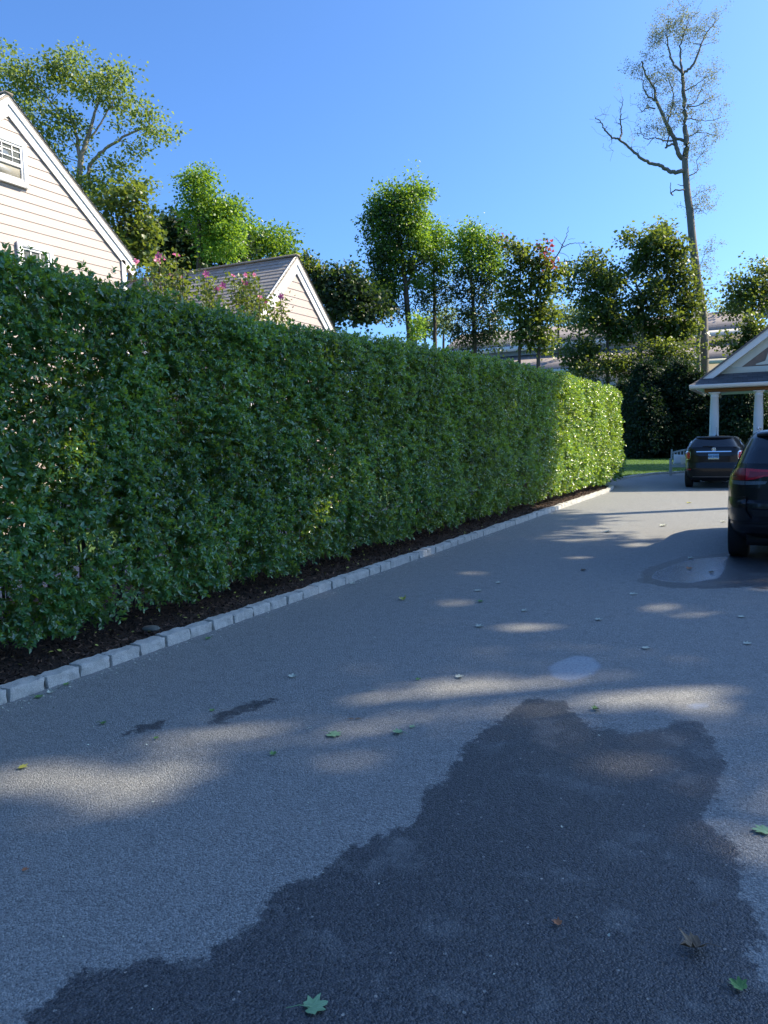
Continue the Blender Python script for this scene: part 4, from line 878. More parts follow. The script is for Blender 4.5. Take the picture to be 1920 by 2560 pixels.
for (xa, za, xb, zb_) in ((gxl-.04, zr0-.03, apx, zA), (apx, zA, gxr+.04, zr0-.03)):
    mb.prism([(za+.0, xa), (za+.07, xa), (zb_+.07, xb), (zb_+.0, xb)], PY+.30, PY+7.5, 1)
mb.build('roof', rfp := shingle('porch_main_shingles', (.12, .11, .11), (.20, .18, .175), R_(37), 'Y'), porch)
b0 = pz(1250, 612, PY+.35)
mb = MB(); mb.box(b0[0], xR-.4, PY+.30, PY+.50, b0[2]-.075, b0[2]+.08); mb.box(b0[0], b0[0]+.2, PY+.5, PY+5.5, b0[2]-.075, b0[2]+.08); mb.build('beam', M['beam'], porch)
mb = MB(); mb.box(xL+.1, xR-.1, PY+.52, PY+6.4, b0[2]+.10, b0[2]+.13); mb.build('ceiling', M['cream'], porch)
ztop = b0[2]-.077
for cxp in (1313, 1600, None, None):
    X = pz(cxp, 640, PY+.4)[0] if cxp else (1.75 if not any(abs(o.get('cx', 0)-1.75) < .1 for o in porch.children) else 4.4)
    zbs = 1.50; mb = MB(); hh = ztop-zbs
    prof = [(.0, 0), (.20, 0), (.20, .05), (.175, .06), (.18, .09), (.155, .12), (.152, .3), (.148, hh*.5), (.128, hh-.17), (.14, hh-.16), (.14, hh-.14), (.127, hh-.13), (.127, hh-.08), (.165, hh-.045), (.17, hh), (0, hh)]
    mb.lathe(prof, (X, PY+.40, zbs), 28); mb.box(X-.18, X+.18, PY+.22, PY+.58, ztop-.035, ztop); o = mb.build('column', M['white'], porch, smooth=False); o['cx'] = X
    o.data.polygons.foreach_set('use_smooth', np.ones(len(o.data.polygons), bool)); 
    mb = MB(); mb.box(X-.26, X+.26, PY+.14, PY+.66, 0, zbs-.06); mb.box(X-.29, X+.29, PY+.11, PY+.69, zbs-.06, zbs-.001); mb.build('pier', M['stone'], porch)
for o in porch.children:
    if 'cx' in o: del o['cx']
# rest of the house behind/right of the porch, outside the frame
mh = thing('main_house', 'main body of the house joined to the porch outside the frame on the right', 'house', (9, 36, 0))
mb = MB(); mb.box(2.4, 16, 34.4, 44, -.1, 5.2); mb.build('wall', plain('house_siding', (.42, .36, .30), .8, .1, 3), mh)
mb = MB(); mb.prism([(33.9, 5.2), (39.2, 8.6), (44.5, 5.2)], 2.0, 16.4, 0); mb.build('roof', rfp, mh)

# ---------------------------------------------------------------- cars
def make_car(name, label, cx, yr, length, width, spec):
    root = thing(name, label, 'car', (cx, yr+length/2, 0)); yc0 = yr
    Zs = spec['z']; NE = spec.get('n', 6.0)
    def prm(z):
        w = np.interp(z, Zs, spec['w']); a = np.interp(z, Zs, spec['rear']); b = np.interp(z, Zs, spec['front']); return w, yr+a, yr+b
    def ysurf(x, z):
        w, a, b = prm(z); L = (b-a)/2; u = np.clip(abs(x)/w, 0, .9999); return (a+b)/2 - L*(1-u**NE)**(1/NE)
    def xsurf(y, z, sg=1):
        w, a, b = prm(z); u = np.clip(abs(y-(a+b)/2)/((b-a)/2), 0, .9999); return sg*w*(1-u**NE)**(1/NE)
    lev = np.unique(np.concatenate([np.array(Zs), np.linspace(Zs[0], Zs[-1], 46)])); n = 120
    rings = []
    for z in lev:
        w, a, b = prm(z); th = np.linspace(0, 2*math.pi, n, endpoint=False); cs, sn = np.cos(th), np.sin(th)
        e = 2/NE; rings.append(np.stack([cx+w*np.sign(cs)*np.abs(cs)**e, (a+b)/2+(b-a)/2*np.sign(sn)*np.abs(sn)**e, np.full(n, z)], 1))
    mb = MB(); Rg = np.array(rings); V = Rg.reshape(-1, 3); m = len(lev)
    i = np.arange(m-1)[:, None]*n; j = np.arange(n)[None]; j2 = (j+1) % n
    mb.add(V, np.stack([i+j, i+j2, i+n+j2, i+n+j], -1).reshape(-1, 4)); 
    mb.f.append(np.array([list(range(n))[::-1]])); mb.t.append(np.array([.5])); mb.m.append(np.array([0]))
    # softly domed roof
    top = Rg[-1]; c = top.mean(0); prev = (m-1)*n
    for k, (s_, dz) in enumerate(((.96, .012), (.85, .025), (.6, .036), (.3, .042))):
        ring = c+(top-c)*s_; ring[:, 2] += dz; off = mb.n; mb.v.append(ring); mb.n += n
        jj = np.arange(n); mb.f.append(np.stack([prev+jj, prev+(jj+1) % n, off+(jj+1) % n, off+jj], 1)); mb.t.append(np.full(n, .5)); mb.m.append(np.zeros(n, int)); prev = off
    mb.f.append(np.array([[prev+k for k in range(n)]])); mb.t.append(np.array([.5])); mb.m.append(np.array([0]))
    body = mb.build('body', M['paint'], root, smooth=True)
    # wheel arches
    wr = spec['wr']; axles = spec['axles']; cut = MB()
    for ya in axles:
        for sg in (-1, 1):
            cxx = cx+sg*width/2
            th = np.linspace(0, 2*math.pi, 40, endpoint=False)
            P = [(wr+(wr+.05)*math.sin(t), yr+ya+(wr+.055)*math.cos(t)) for t in th]
            lo, hi = sorted((cxx-sg*.34, cxx+sg*.2))
            vv = [(x, p[1], p[0]) for x in (lo, hi) for p in P]; N = len(P)
            cut.add(vv, [[k, (k+1) % N, N+(k+1) % N, N+k] for k in range(N)]); cut.add(vv[:N], [list(range(N))[::-1]]); cut.add(vv[N:], [list(range(N))])
    co_ = cut.build('cutter', M['plastic']); bmc = bmesh.new(); bmc.from_mesh(co_.data); bmesh.ops.remove_doubles(bmc, verts=bmc.verts, dist=1e-5); bmesh.ops.recalc_face_normals(bmc, faces=bmc.faces); bmc.to_mesh(co_.data); bmc.free()
    bmc = bmesh.new(); bmc.from_mesh(body.data); bmesh.ops.recalc_face_normals(bmc, faces=bmc.faces); bmc.to_mesh(body.data); bmc.free()
    md = body.modifiers.new('arch', 'BOOLEAN'); md.object = co_; md.operation = 'DIFFERENCE'; md.solver = 'EXACT'
    bpy.context.view_layer.update(); dg = bpy.context.evaluated_depsgraph_get(); me = bpy.data.meshes.new_from_object(body.evaluated_get(dg))
    body.modifiers.clear(); body.data = me; bpy.data.objects.remove(co_)
    for p in me.polygons: p.use_smooth = True
    try: me.set_sharp_from_angle(angle=R_(38))
    except Exception: pass
    # wheels
    tw_ = spec.get('tw', .225)
    for ya in axles:
        for sg in (-1, 1):
            xo = cx+sg*(width/2-.035); xi = xo-sg*tw_; xm = (xo+xi)/2
            wh_ = MB(); pr = [(wr*.62, -.5), (wr*.86, -.5), (wr*.95, -.47), (wr, -.38), (wr, .38), (wr*.95, .47), (wr*.86, .5), (wr*.62, .5)]
            th = np.linspace(0, 2*math.pi, 49)
            P = np.array([[(xm+sg*o*tw_, yr+ya+r*math.cos(t), wr+r*math.sin(t)) for t in th] for r, o in pr]); wh_.grid(P)
            we = wh_.build('wheel', M['black'], root, smooth=True)
            rm = MB(); pr = [(wr*.63, .45), (wr*.60, .38), (wr*.55, .22), (.001, .20)]
            P = np.array([[(xm+sg*o*tw_, yr+ya+r*math.cos(t), wr+r*math.sin(t)) for t in th] for r, o in pr]); rm.grid(P)
            for k in range(5):
                a = k*2*math.pi/5; d = np.array([0, math.cos(a), math.sin(a)]); q = np.array([0, -math.sin(a), math.cos(a)])
                c0 = np.array([xm+sg*tw_*.36, yr+ya, wr]); 
                rm.add([c0+d*.03-q*.03, c0+d*.03+q*.03, c0+d*wr*.61+q*.05, c0+d*wr*.61-q*.05], [(0, 1, 2, 3)])
            g = rm.build('rim', M['alloy'], None); g.parent = we; 
            g.matrix_parent_inverse = Matrix.Identity(4)
    # helper: patches on the rear / sides
    def rear_patch(poly, nm, mat, off=.006, parent=root, thick=.0, sub=.05):
        """poly: (x rel, z) outline; conforms to rear surface"""
        bmx = bmesh.new(); vs = [bmx.verts.new((x, 0, z)) for x, z in poly]; f = bmx.faces.new(vs)
        geo = bmesh.ops.triangulate(bmx, faces=[f])
        for _ in range(5):
            es = [e for e in bmx.edges if e.calc_length() > sub]
            if not es: break
            bmesh.ops.subdivide_edges(bmx, edges=es, cuts=1); bmesh.ops.triangulate(bmx, faces=bmx.faces[:])
        ext = bmesh.ops.extrude_face_region(bmx, geom=bmx.faces[:])
        outer = set(v for v in ext['geom'] if isinstance(v, bmesh.types.BMVert))
        for v in bmx.verts:
            x, z = v.co.x, v.co.z; y = float(ysurf(x, z)); v.co = Vector((cx+x, y-(off if v in outer else -.02), z))
        bmesh.ops.recalc_face_normals(bmx, faces=bmx.faces)
        me = bpy.data.meshes.new(nm); bmx.to_mesh(me); bmx.free(); me.materials.append(mat)
        for p in me.polygons: p.use_smooth = True
        try: me.set_sharp_from_angle(angle=R_(35))
        except Exception: pass
        o = bpy.data.objects.new(nm, me); COL.objects.link(o); o.parent = parent
        o.location = -np.array(root.location) if parent is root else (0, 0, 0)
        return o
    def side_patch(ypts, nm, mat, sg, off=.005):
        bmx = bmesh.new(); vs = [bmx.verts.new((0, y, z)) for y, z in ypts]; f = bmx.faces.new(vs); bmesh.ops.triangulate(bmx, faces=[f])
        for _ in range(4):
            es = [e for e in bmx.edges if e.calc_length() > .1]
            if not es: break
            bmesh.ops.subdivide_edges(bmx, edges=es, cuts=1); bmesh.ops.triangulate(bmx, faces=bmx.faces[:])
        for v in bmx.verts: v.co = Vector((cx+float(xsurf(yr+v.co.y, v.co.z, sg))+sg*off, yr+v.co.y, v.co.z))
        me = bpy.data.meshes.new(nm); bmx.to_mesh(me); bmx.free(); me.materials.append(mat); 
        for p in me.polygons: p.use_smooth = True
        o = bpy.data.objects.new(nm, me); COL.objects.link(o); o.parent = root; o.location = -np.array(root.location); return o
    # underbody
    mb = MB(); mb.box(cx-width/2+.28, cx+width/2-.28, yr+.25, yr+length-.3, .24, .40); mb.box(cx-width*.2, cx+width*.2, yr+.3, yr+.6, .20, .24); mb.build('underbody', M['plastic'], root)
    return root, rear_patch, side_patch, ysurf, xsurf
def rrect(x0, x1, z0, z1, r, n=4):
    out = []
    for (cx_, cz_, a0) in ((x1-r, z1-r, 0), (x0+r, z1-r, 90), (x0+r, z0+r, 180), (x1-r, z0+r, 270)):
        for k in range(n+1):
            a = R_(a0+90*k/n); out.append((cx_+r*math.cos(a), cz_+r*math.sin(a)))
    return out
# compact crossover
cx, yr = -1.84, 25.72
spec = dict(n=5.2, wr=.335, axles=(.72, 3.29), tw=.22,
 z=[.24, .34, .50, .62, .80, .92, 1.00, 1.03, 1.10, 1.22, 1.27, 1.40, 1.50, 1.55, 1.575],
 w=[.80, .85, .885, .895, .90, .90, .90, .898, .89, .86, .835, .75, .67, .62, .56],
 rear=[.18, .06, .02, .0, .05, .05, .05, .055, .07, .10, .13, .26, .36, .42, .50],
 front=[4.1, 4.2, 4.25, 4.25, 4.2, 4.05, 3.9, 3.45, 3.25, 3.05, 2.98, 2.72, 2.45, 2.3, 2.15])
car, rp, sp, ysf, xsf = make_car('parked_car', 'small rounded black crossover parked by the bench, with blue number plate', cx, yr, 4.25, 1.80, spec)
rp([(-.64, 1.275), (.64, 1.275), (.59, 1.40), (.52, 1.49), (.3, 1.515), (0, 1.52), (-.3, 1.515), (-.52, 1.49), (-.59, 1.40)], 'rear_window', M['carglass'])
# spoiler
mb = MB(); P = []
for u in np.linspace(-.54, .54, 25):
    y0 = float(ysf(u, 1.55)); q = abs(u/.54); P.append([(cx+u, y0+.10, 1.60), (cx+u, y0-.06+.05*q*q, 1.585-.012*q), (cx+u, y0-.085+.06*q*q, 1.56-.014*q), (cx+u, y0-.06+.06*q*q, 1.535-.014*q), (cx+u, y0+.08, 1.53)])
mb.grid(np.array(P)); mb.build('spoiler', M['paint'], car, smooth=True)
for sg in (-1, 1):
    x0, x1 = (-.845, -.675) if sg < 0 else (.675, .845)
    ln = rp(rrect(x0, x1, .885, 1.15, .055), 'taillight', M['chrome'], .010)
    g = rp(rrect(x0+.022, x1-.022, .907, 1.128, .045), 'lens', M['redlens'], .020, ln)
    g.location = (0, 0, 0)
    rp(rrect(sg*.74-.085, sg*.74+.085, .565, .60, .012), 'reflector', M['redlens'], .008)
rp(rrect(-.50, .50, 1.118, 1.150, .014), 'chrome_strip', M['chrome'], .028)
# badge
mb = MB(); y0 = float(ysf(0, 1.19)); th = np.linspace(0, 2*math.pi, 33)
mb.grid(np.array([[(cx+r*math.cos(t), y0-d, 1.195+r*math.sin(t)) for t in th] for r, d in ((.062, 0), (.062, .02), (.055, .03), (.046, .024), (.044, .020), (.0, .022))]))
mb.box(cx-.028, cx-.012, y0-.030, y0-.02, 1.168, 1.222); mb.box(cx-.002, cx+.03, y0-.030, y0-.02, 1.176, 1.19); mb.box(cx-.002, cx+.03, y0-.030, y0-.02, 1.202, 1.216)
mb.build('badge', M['chrome'], car)
plate = rp(rrect(-.155, .155, .905, 1.065, .01), 'number_plate', plain('plate_blue', (.20, .42, .68), .4, .12, 9), .022)
def text(body, size, loc, mat, parent, name, rot=(R_(90), 0, 0), ext=.0015):
    cu = bpy.data.curves.new(name, 'FONT'); cu.body = body; cu.size = size; cu.extrude = ext; cu.align_x = 'CENTER'; cu.align_y = 'CENTER'
    tmp = bpy.data.objects.new(name, cu); COL.objects.link(tmp); bpy.context.view_layer.update()
    me = bpy.data.meshes.new_from_object(tmp.evaluated_get(bpy.context.evaluated_depsgraph_get())); bpy.data.objects.remove(tmp)
    me.materials.clear(); me.materials.append(mat); o = bpy.data.objects.new(name, me); COL.objects.link(o); o.rotation_euler = rot; o.parent = parent; o.location = loc; return o
ink = plain('plate_ink', (.012, .018, .06), .5); yp = float(ysf(0, .985))-.025
text('AW·34932', .075, (cx, yp, .985), ink, plate, 'plate_number')
rp([(-.155, .898), (.155, .898), (.155, .92), (.1, .935), (-.1, .935), (-.155, .92)], 'plate_holder', M['chrome'], .027)
# bumper cladding & groove
rp([(-.80, .36), (.80, .36), (.80, .50), (.72, .52), (-.72, .52), (-.80, .50)], 'bumper_cladding', M['plastic'], .015)
rp([(-.62, .345), (.62, .345), (.60, .365), (-.60, .365)], 'bumper_trim', M['alloy'], .024)
rp([(-.64, .852), (.64, .852), (.64, .858), (-.64, .858)], 'tailgate_seam', M['black'], .001)
mb = MB(); y1 = float(ysf(-.08, 1.29))-.02
mb.tube([(cx-.02, y1-.01, 1.285), (cx-.18, y1, 1.30), (cx-.33, y1+.01, 1.295)], [.016, .012, .006], 6); mb.tube([(cx-.02, y1-.02, 1.285), (cx-.02, y1+.04, 1.27)], .025, 10); mb.build('wiper', M['plastic'], car)
mb = MB(); mb.tube([(cx+.02, yr+.75, 1.615), (cx+.02, yr+.72, 1.70), (cx+.02, yr+.66, 1.88)], [.012, .006, .004], 6); mb.tube([(cx+.02, yr+.68, 1.612), (cx+.02, yr+.84, 1.612)], [.03, .02], 8); mb.build('antenna', M['plastic'], car)
for sg in (-1, 1):
    sp([(.52, 1.12), (.95, 1.10), (1.02, 1.42), (.80, 1.44), (.62, 1.36)], 'side_window', M['carglass'], sg); sp([(1.05, 1.08), (1.75, 1.06), (1.75, 1.46), (1.10, 1.46)], 'side_window', M['carglass'], sg); sp([(1.82, 1.06), (2.65, 1.08), (2.35, 1.44), (1.82, 1.46)], 'side_window', M['carglass'], sg)
    mb = MB(); pts = [(.48, 1.09), (.58, 1.38), (.80, 1.47), (1.8, 1.49), (2.42, 1.465), (2.72, 1.06)]
    mb.tube([(cx+float(xsf(yr+a, b, sg))+sg*.006, yr+a, b) for a, b in pts], .011, 6); mb.build('window_trim', M['chrome'], car)
# larger SUV
cx, yr = 0.315, 10.72
spec = dict(n=5.6, wr=.375, axles=(.95, 3.86), tw=.265,
 z=[.30, .42, .50, .62, .74, .80, .84, 1.00, 1.12, 1.13, 1.25, 1.30, 1.50, 1.62, 1.68, 1.705],
 w=[.86, .93, .95, .965, .968, .965, .965, .965, .94, .938, .86, .845, .76, .70, .655, .61],
 rear=[.30, .10, .05, .03, .01, .02, .07, .07, .085, .087, .11, .14, .30, .42, .50, .60],
 front=[4.6, 4.75, 4.8, 4.82, 4.82, 4.80, 4.80, 4.75, 4.5, 3.75, 3.5, 3.42, 3.02, 2.72, 2.5, 2.35])
suv, rp, sp, ysf, xsf = make_car('parked_suv', 'large black sport utility car with wide red tail lights cropped by the right frame edge', cx, yr, 4.82, 1.936, spec)
rp([(-.70, 1.30), (.70, 1.30), (.66, 1.42), (.585, 1.60), (.54, 1.635), (-.54, 1.635), (-.585, 1.60), (-.66, 1.42)], 'rear_window', M['carglass'], .004)
mb = MB(); P = []
for u in np.linspace(-.60, .60, 25):
    y0 = float(ysf(u, 1.66)); q = abs(u/.6); P.append([(cx+u, y0+.12, 1.725-.02*q**3), (cx+u, y0-.12+.07*q*q, 1.705-.02*q*q), (cx+u, y0-.15+.08*q*q, 1.675-.02*q*q), (cx+u, y0-.11+.08*q*q, 1.655-.02*q*q), (cx+u, y0+.08, 1.65)])
mb.grid(np.array(P)); mb.build('spoiler', M['paint'], suv, smooth=True)
for sg in (-1, 1):
    def mir(p): return [(sg*-x, z) for x, z in p] if sg > 0 else p
    def lp_(pts): return mir(pts) if sg > 0 else pts
    a = rp(lp_([(-.895, 1.235), (-.72, 1.24), (-.72, 1.09), (-.89, 1.085), (-.905, 1.16)]), 'taillight', M['darkred'], .014)
    b = rp(lp_([(-.712, 1.24), (-.40, 1.222), (-.385, 1.20), (-.395, 1.150), (-.50, 1.140), (-.60, 1.105), (-.712, 1.09)]), 'taillight', M['redlens'], .016)
    g = rp(lp_([(-.66, 1.205), (-.43, 1.195), (-.44, 1.165), (-.53, 1.155), (-.62, 1.13), (-.68, 1.125)]), 'lens', M['darkred'], .022, b); g.location = (0, 0, 0)
    rp(lp_([(-.895, 1.075), (-.72, 1.08), (-.72, 1.03), (-.88, 1.03)]), 'reversing_light', M['clearlens'], .012)
    rp(lp_([(-.712, 1.08), (-.46, 1.08), (-.48, 1.045), (-.712, 1.03)]), 'reversing_light', M['clearlens'], .013)
    rf_ = rp(lp_([(-.87, .665), (-.70, .665), (-.73, .60), (-.845, .60)]), 'reflector', M['redlens'], .014)
    g = rp(lp_([(-.85, .650), (-.722, .650), (-.742, .612), (-.837, .612)]), 'lens', M['darkred'], .017, rf_); g.location = (0, 0, 0)
    # bumper corner step
    rp(lp_([(-.93, .84), (-.70, .885), (-.70, .70), (-.64, .62), (-.64, .60), (-.94, .60), (-.96, .76)]), 'bumper_corner', M['paint'], .03)
    rp(lp_([(-.955, .55), (-.1, .575), (-.1, .565), (-.955, .535)]), 'bumper_crease', M['plastic'], .018)
    mb = MB(); xo = -sg*-1
    pts = [(1.0, .0), (1.2, .01), (2.6, .012), (2.8, 0)]
    mb.tube([(cx+sg*.60, yr+a_, 1.735+b_*2) for a_, b_ in pts], [.008, .018, .018, .008], 8); mb.build('roof_rail', M['alloy'], suv)
    sp([(.55, 1.22), (.95, 1.18), (1.0, 1.55), (.78, 1.56)], 'side_window', M['carglass'], sg); sp([(1.05, 1.17), (1.95, 1.15), (1.95, 1.60), (1.10, 1.58)], 'side_window', M['carglass'], sg); sp([(2.03, 1.15), (3.15, 1.15), (2.7, 1.56), (2.03, 1.60)], 'side_window', M['carglass'], sg)
rp([(-.64, .72), (.64, .72), (.60, .64), (-.60, .64)], 'bumper_step', M['plastic'], .035)
rp([(-.36, .935), (.36, .935), (.36, .955), (-.36, .955)], 'chrome_strip', M['chrome'], .02)
rp([(-.17, .74), (.17, .74), (.17, .90), (-.17, .90)], 'plate_recess', M['plastic'], .006)
rp([(-.90, .42), (.90, .42), (.90, .535), (-.90, .535)], 'bumper_cladding', M['plastic'], .012)
for sg in (-1, 1): rp([(sg*.716-.003, .90), (sg*.716+.003, .90), (sg*.716+.003, 1.29), (sg*.716-.003, 1.29)], 'tailgate_seam', M['black'], .002)
mb = MB(); mb.tube([(cx-.35, yr+.25, .34), (cx-.35, yr+.06, .33)], .03, 12); mb.build('exhaust', M['alloy'], suv)

# ---------------------------------------------------------------- bench and cushions
BY = 33.4; bl = atY(1660+75/5.977, 1050+830/5.977, BY)[0]; btop = atY(1660+85/5.977, 1050+440/5.977, BY+.45)[2]
bench = thing('garden_bench', 'weathered pale wooden garden bench with a curved slatted back beside the compact car', 'bench', (bl+.75, BY, 0))
L_ = 1.5; wd = M['benchw']
for xx in (bl+.03, bl+L_-.03):
    mb = MB(); mb.box(xx-.03, xx+.03, BY, BY+.06, 0.0, .66); bevel(mb.build('leg', wd, bench), .006)
    mb = MB(); mb.prism([(BY+.46, 0), (BY+.52, 0), (BY+.50, .45), (BY+.60, btop), (BY+.54, btop), (BY+.44, .45)], xx-.03, xx+.03, 0); bevel(mb.build('leg', wd, bench), .006)
    mb = MB(); mb.box(xx-.035, xx+.035, BY-.03, BY+.50, .66, .69); bevel(mb.build('armrest', wd, bench), .006)
mb = MB()
for k in range(5): mb.box(bl+.02, bl+L_-.02, BY+.0+k*.095, BY+.085+k*.095, .42, .44)
mb.box(bl+.06, bl+L_-.06, BY+.01, BY+.035, .34, .419); mb.build('seat', wd, bench)
mb = MB(); P = []
def crest(u): return btop-.10+.12*math.sin(math.pi*u)
for u in np.linspace(0, 1, 13): 
    x = bl+.06+(L_-.12)*u; z = crest(u); P.append([(x, BY+.53, z-.07), (x, BY+.53, z), (x, BY+.56, z), (x, BY+.56, z-.07), (x, BY+.53, z-.07)])
mb.grid(np.array(P))
for k in range(11):
    u = (k+.5)/11; x = bl+.06+(L_-.12)*u; mb.prism([(BY+.485, .50), (BY+.50, .50), (BY+.55, crest(u)-.06), (BY+.535, crest(u)-.06)], x-.028, x+.028, 0)
mb.box(bl+.06, bl+L_-.06, BY+.475, BY+.505, .49, .54); mb.build('backrest', wd, bench)
def cushion(x, w, h, label, mat, rot, yo=0):
    mb = MB(); n = 14; u = np.linspace(-1, 1, n)
    for sg in (-1, 1):
        G_ = np.array([[(w/2*a*(1-.06*(1-abs(b))**1), sg*.085*(max(0, (1-a**4)*(1-b**4)))**.5, h/2*b*(1-.06*(1-abs(a)))) for a in u] for b in u]); mb.grid(G_ if sg < 0 else G_[::-1])
    o = mb.build('cushion', mat, smooth=True); o.location = (x, BY+.36+yo, .44+h/2+.0); o.rotation_euler = (R_(-12), R_(rot), R_(6)); tag(o, label, 'cushion', 'cushions on the bench')
    bpy.data.objects[o.name].data.name = 'cushion'; return o
cushion(bl+.34, .44, .42, 'pale blue white cushion at the left end of the bench', plain('cushion_white', (.62, .66, .66), .9, .06, 14), 4, .02)
cushion(bl+.62, .42, .36, 'cream beige cushion leaning beside the white one on the bench', plain('cushion_cream', (.62, .57, .46), .9, .08, 14), -7, -.08)

# ---------------------------------------------------------------- fallen leaves, seeds and litter
lobes = []
for k, (a, r) in enumerate([(0, 1), (9, .80), (13, .84), (24, .56), (36, .80), (43, .94), (50, .78), (64, .55), (80, .66), (88, .74), (100, .55), (125, .50), (155, .38), (180, .12)]):
    lobes.append((R_(a), r))
outl = [(r*math.cos(a), r*math.sin(a)) for a, r in lobes] + [(r*math.cos(a), -r*math.sin(a)) for a, r in lobes[-2:0:-1]]
LM = {}
def lm(n, d, l, tr): LM[n] = leafmat('fallen_'+n, d, l, tr, .1, .6)
lm('green', (.20, .36, .18), (.28, .46, .26), (.3, .5, .1)); lm('yellow', (.42, .42, .08), (.5, .5, .12), (.6, .6, .1)); lm('brown', (.10, .07, .045), (.22, .16, .10), (.3, .2, .1)); lm('orange', (.42, .16, .07), (.5, .22, .1), (.5, .2, .1)); lm('pale', (.48, .52, .42), (.58, .62, .52), (.5, .5, .4)); lm('small_green', (.10, .24, .06), (.18, .32, .09), (.3, .5, .1))
def fleaf(xd, yd, size, rot, kind, label, curl=.25, stem=True, name='fallen_leaf', cat='leaf', grp='fallen leaves on the driveway'):
    size *= 1.15 if kind != 'pale' else 1.35
    p = gnd(xd*1.1573, yd*1.1573); root = thing(name, label, cat, (p[0], p[1], 0.004), grp)
    mb = MB(); s_ = size; r = np.random.default_rng(int(xd*7+yd))
    vs = [(0, 0, .012*s_/.05*.3)]
    rings = []
    for f in (.5, 1.0):
        for (x, y) in outl:
            j = 1+r.uniform(-.12, .12); x2, y2 = x*f*j, y*f*j; rr = math.hypot(x2, y2)
            z = curl*rr*rr*(.5+.8*r.random())*.5 + .02*r.random() + curl*.5*abs(y2)
            vs.append((x2*s_, y2*s_, .002+z*s_))
    n = len(outl); f3 = [(0, 1+k, 1+(k+1) % n) for k in range(n)]; f4 = [(1+k, 1+n+k, 1+n+(k+1) % n, 1+(k+1) % n) for k in range(n)]
    mb.add(vs, f3, tint=r.random(n)*.6); mb.f.append(np.array(f4)); mb.t.append(r.random(n)*.8); mb.m.append(np.zeros(n, int))
    o = mb.build('blade', LM[kind], None); o.parent = root
    if stem:
        mb = MB(); mb.tube([(0, 0, .004), (-s_*.6, s_*.1, .01+.1*s_), (-s_*1.25, s_*.35, .006)], [.0016, .0013, .0011], 5); o = mb.build('stem', LM[kind], None); o.parent = root
    root.rotation_euler = (0, 0, R_(rot)+YAW); return root
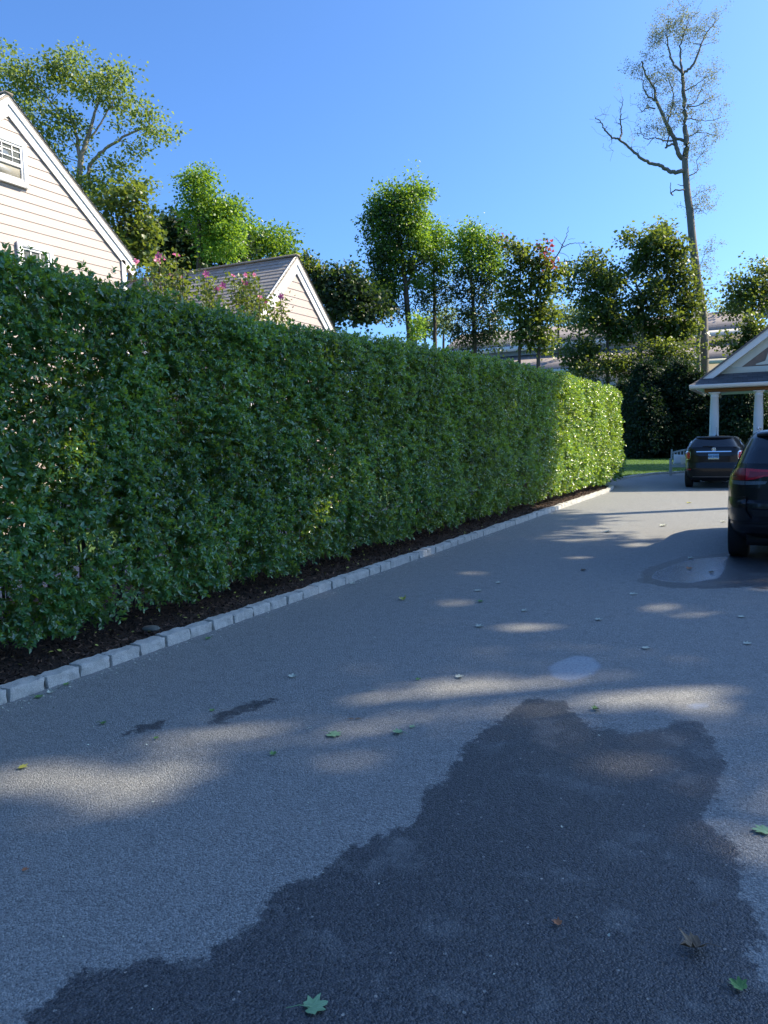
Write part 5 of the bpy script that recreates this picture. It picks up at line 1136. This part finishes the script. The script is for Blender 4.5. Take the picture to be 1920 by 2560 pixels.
FL = [
 (716, 1588, .058, -25, 'green', 'large pale green maple leaf with long stem near the middle of the driveway', .12, 1),
 (672, 2180, .050, 20, 'green', 'broad green maple leaf lying at the bottom edge on wet asphalt', .15, 1),
 (863, 1585, .040, 160, 'green', 'green maple leaf with folded tip, left of a touching pair', .45, 1),
 (889, 1573, .026, 20, 'green', 'small green leaf, right one of the touching pair', .4, 0),
 (590, 1632, .028, 70, 'small_green', 'crumpled green leaf left of the dry asphalt edge', .6, 0),
 (220, 1565, .028, 0, 'small_green', 'small green leaf left of the sunlit patches near the kerb', .4, 1),
 (335, 1597, .022, 10, 'small_green', 'tiny green leaf inside the left sunlit patch', .4, 0),
 (458, 1537, .024, 80, 'small_green', 'tiny dark green leaf above the long sunlit patch', .3, 0),
 (45, 1660, .034, 0, 'yellow', 'yellow leaf in the brightest patch at the left frame edge', .3, 0),
 (1506, 2050, .052, 190, 'brown', 'curled dry brown leaf on the wet asphalt at lower right', 1.0, 1),
 (1600, 2138, .036, 120, 'small_green', 'green and yellow leaf in the lower right corner', .5, 0),
 (1652, 1798, .048, 160, 'green', 'pale green maple leaf cut by the right frame edge', .2, 0),
 (1206, 2000, .022, 120, 'orange', 'tiny orange leaf on the wet asphalt below the middle', .7, 0),
 (52, 1884, .018, 30, 'orange', 'tiny orange leaf on dry asphalt at the left', .7, 0),
 (870, 1297, .055, 100, 'yellow', 'upright pale yellow leaf in the distance above the sunlit ovals', .9, 0),
 (1036, 1301, .042, 0, 'small_green', 'green leaf lying on the upper oval sun patch', .4, 1),
 (1033, 1355, .042, 10, 'pale', 'pale curled leaf between two sunlit ovals', .4, 1),
 (1130, 1321, .038, 0, 'pale', 'pale leaf left of the oval patch, short of the puddle', .4, 0),
 (632, 1464, .034, 90, 'pale', 'small pale leaf alone left of the middle', .5, 0),
 (902, 1470, .026, 40, 'small_green', 'small green leaf above the central sun patch', .5, 0),
 (990, 1465, .034, 30, 'pale', 'pale leaf just above the central sun patch', .5, 0),
 (1393, 1402, .036, 0, 'pale', 'pale leaf right of the round puddle', .3, 0),
 (1612, 1392, .036, 10, 'pale', 'pale leaf near the right edge below the long bright streak', .3, 0),
 (1289, 1534, .034, 200, 'small_green', 'curled green leaf below the round puddle', .8, 0),
 (1600, 1334, .036, 0, 'pale', 'pale leaf on the long bright streak at the right', .3, 0),
 (141, 1481, .034, 30, 'small_green', 'green leaf beside the third kerb block', .4, 0),
 (80, 1507, .040, 0, 'small_green', 'flat green maple leaf at the kerb near the left edge', .2, 1),
 (108, 1499, .024, 90, 'pale', 'small white leaf by the kerb near the left edge', .8, 0),
 (450, 1381, .036, 90, 'small_green', 'pale green leaf in the shade just off the kerb', .5, 1),
 (1290, 1340, .04, 0, 'pale', 'pale leaf below the big puddle', .3, 0), (1365, 1285, .045, 0, 'pale', 'white leaf left of the puddle beside the larger car', .3, 0),
 (1258, 1233, .05, 0, 'brown', 'dark leaf in shade in the middle distance', .4, 0), (1430, 1137, .08, 0, 'pale', 'white leaf on the sunlit stretch before the compact car', .4, 0),
 (1487, 1087, .08, 0, 'yellow', 'pale leaf on the sunlit asphalt behind the compact car', .4, 0), (1560, 1128, .06, 0, 'pale', 'small white leaf near the larger car on sunlit asphalt', .4, 0), (1310, 1150, .07, 0, 'pale', 'pale leaf among branch shadows in the distance', .4, 0), (1490, 1207, .05, 0, 'pale', 'white leaf in shade near the larger car wheel', .4, 0),
 (1030, 1277, .045, 10, 'pale', 'long pale leaf in shade beyond the sun ovals', .2, 0), (1075, 1260, .04, 30, 'pale', 'pale leaf in shade above the sun ovals', .3, 0), (760, 1262, .04, 30, 'pale', 'pale leaf off the kerb beyond the sunlit blocks', .3, 0), (1535, 1238, .045, 0, 'brown', 'small brown leaf floating in the puddle by the larger car', .5, 0), (1488, 1230, .055, 40, 'orange', 'orange leaf in the middle of the big puddle', .5, 0)]
for a in FL: fleaf(a[0], a[1], a[2], a[3], a[4], a[5], a[6], bool(a[7]))
for k, (xd, yd, lab) in enumerate([(766, 1555, 'pair of narrow brown maple seeds lying above the folded green leaf')]):
    p = gnd(xd*1.1573, yd*1.1573); mb = MB(); 
    for sg in (-1, 1): mb.inst(LEAF, LEAFQ, np.array([[p[0], p[1], .006]]), np.array([[[sg*.88, sg*.46, .1], [-.4, .8, 0], [0, 0, 1]]]), np.array([.042]), np.array([.8]))
    tag(mb.build('maple_seed', LM['brown']), lab, 'seed')
for xd, yd, L, ro, lab in [(808, 1492, .06, 0, 'thin pale twig lying flat in the middle distance'), (668, 1574, .035, 40, 'short pale stem left of the large maple leaf')]:
    p = gnd(xd*1.1573, yd*1.1573); a = R_(ro)+YAW; d = np.array([math.cos(a), math.sin(a), 0])*L/2; mb = MB(); mb.tube([p-d+[0, 0, .003], p+[0, 0, .008], p+d+[0, 0, .003]], .0022, 5); tag(mb.build('twig', LM['pale']), lab, 'twig')
# tiny litter along the kerb and specks on the driveway
mb = MB(); n = 750; py = 3+21*rng.random(n)**1.4; px = -4.57+np.abs(rng.normal(0, .10, n)); 
n2 = 260; px = np.concatenate([px, rng.uniform(-4.3, 0.5, n2)]); py = np.concatenate([py, 1.5+20*rng.random(n2)**1.2]); N = n+n2
mb.inst(TL, TLF, np.stack([px, py, np.full(N, .006)], 1), rbasis(N, 2.5), rng.uniform(.006, .024, N), rng.random(N))
tag(mb.build('leaf_litter', LM['pale']), 'tiny dry leaf bits and seeds scattered along the kerb and asphalt', 'litter', kind='stuff')
mb = MB(); n = 170; py = 3+12*rng.random(n)**1.4; px = rng.uniform(-5.6, -4.78, n)
mb.inst(LEAF, LEAFQ, np.stack([px, py, np.full(n, .095)], 1), rbasis(n, 1.5), rng.uniform(.02, .045, n), rng.random(n))
tag(mb.build('shed_leaves', LM['yellow']), 'shed yellow green hedge leaves lying on the dark mulch', 'leaves', kind='stuff')
# flat stone in the mulch
p = gnd(327*1.1573, 1363*1.1573, .07); mb = MB(); mb.lathe([(0, -.02), (.075, -.01), (.088, .008), (.07, .024), (0, .028)], (0, 0, 0), 18)
o = mb.build('flat_stone', plain('slate_stone', (.10, .11, .10), .7, .2, 20), smooth=True); o.location = (p[0], p[1], .085); o.scale = (1, .75, 1); tag(o, 'flat dark grey stone lying in the mulch beside the kerb', 'stone')
for o in COL.objects: o.select_set(False)
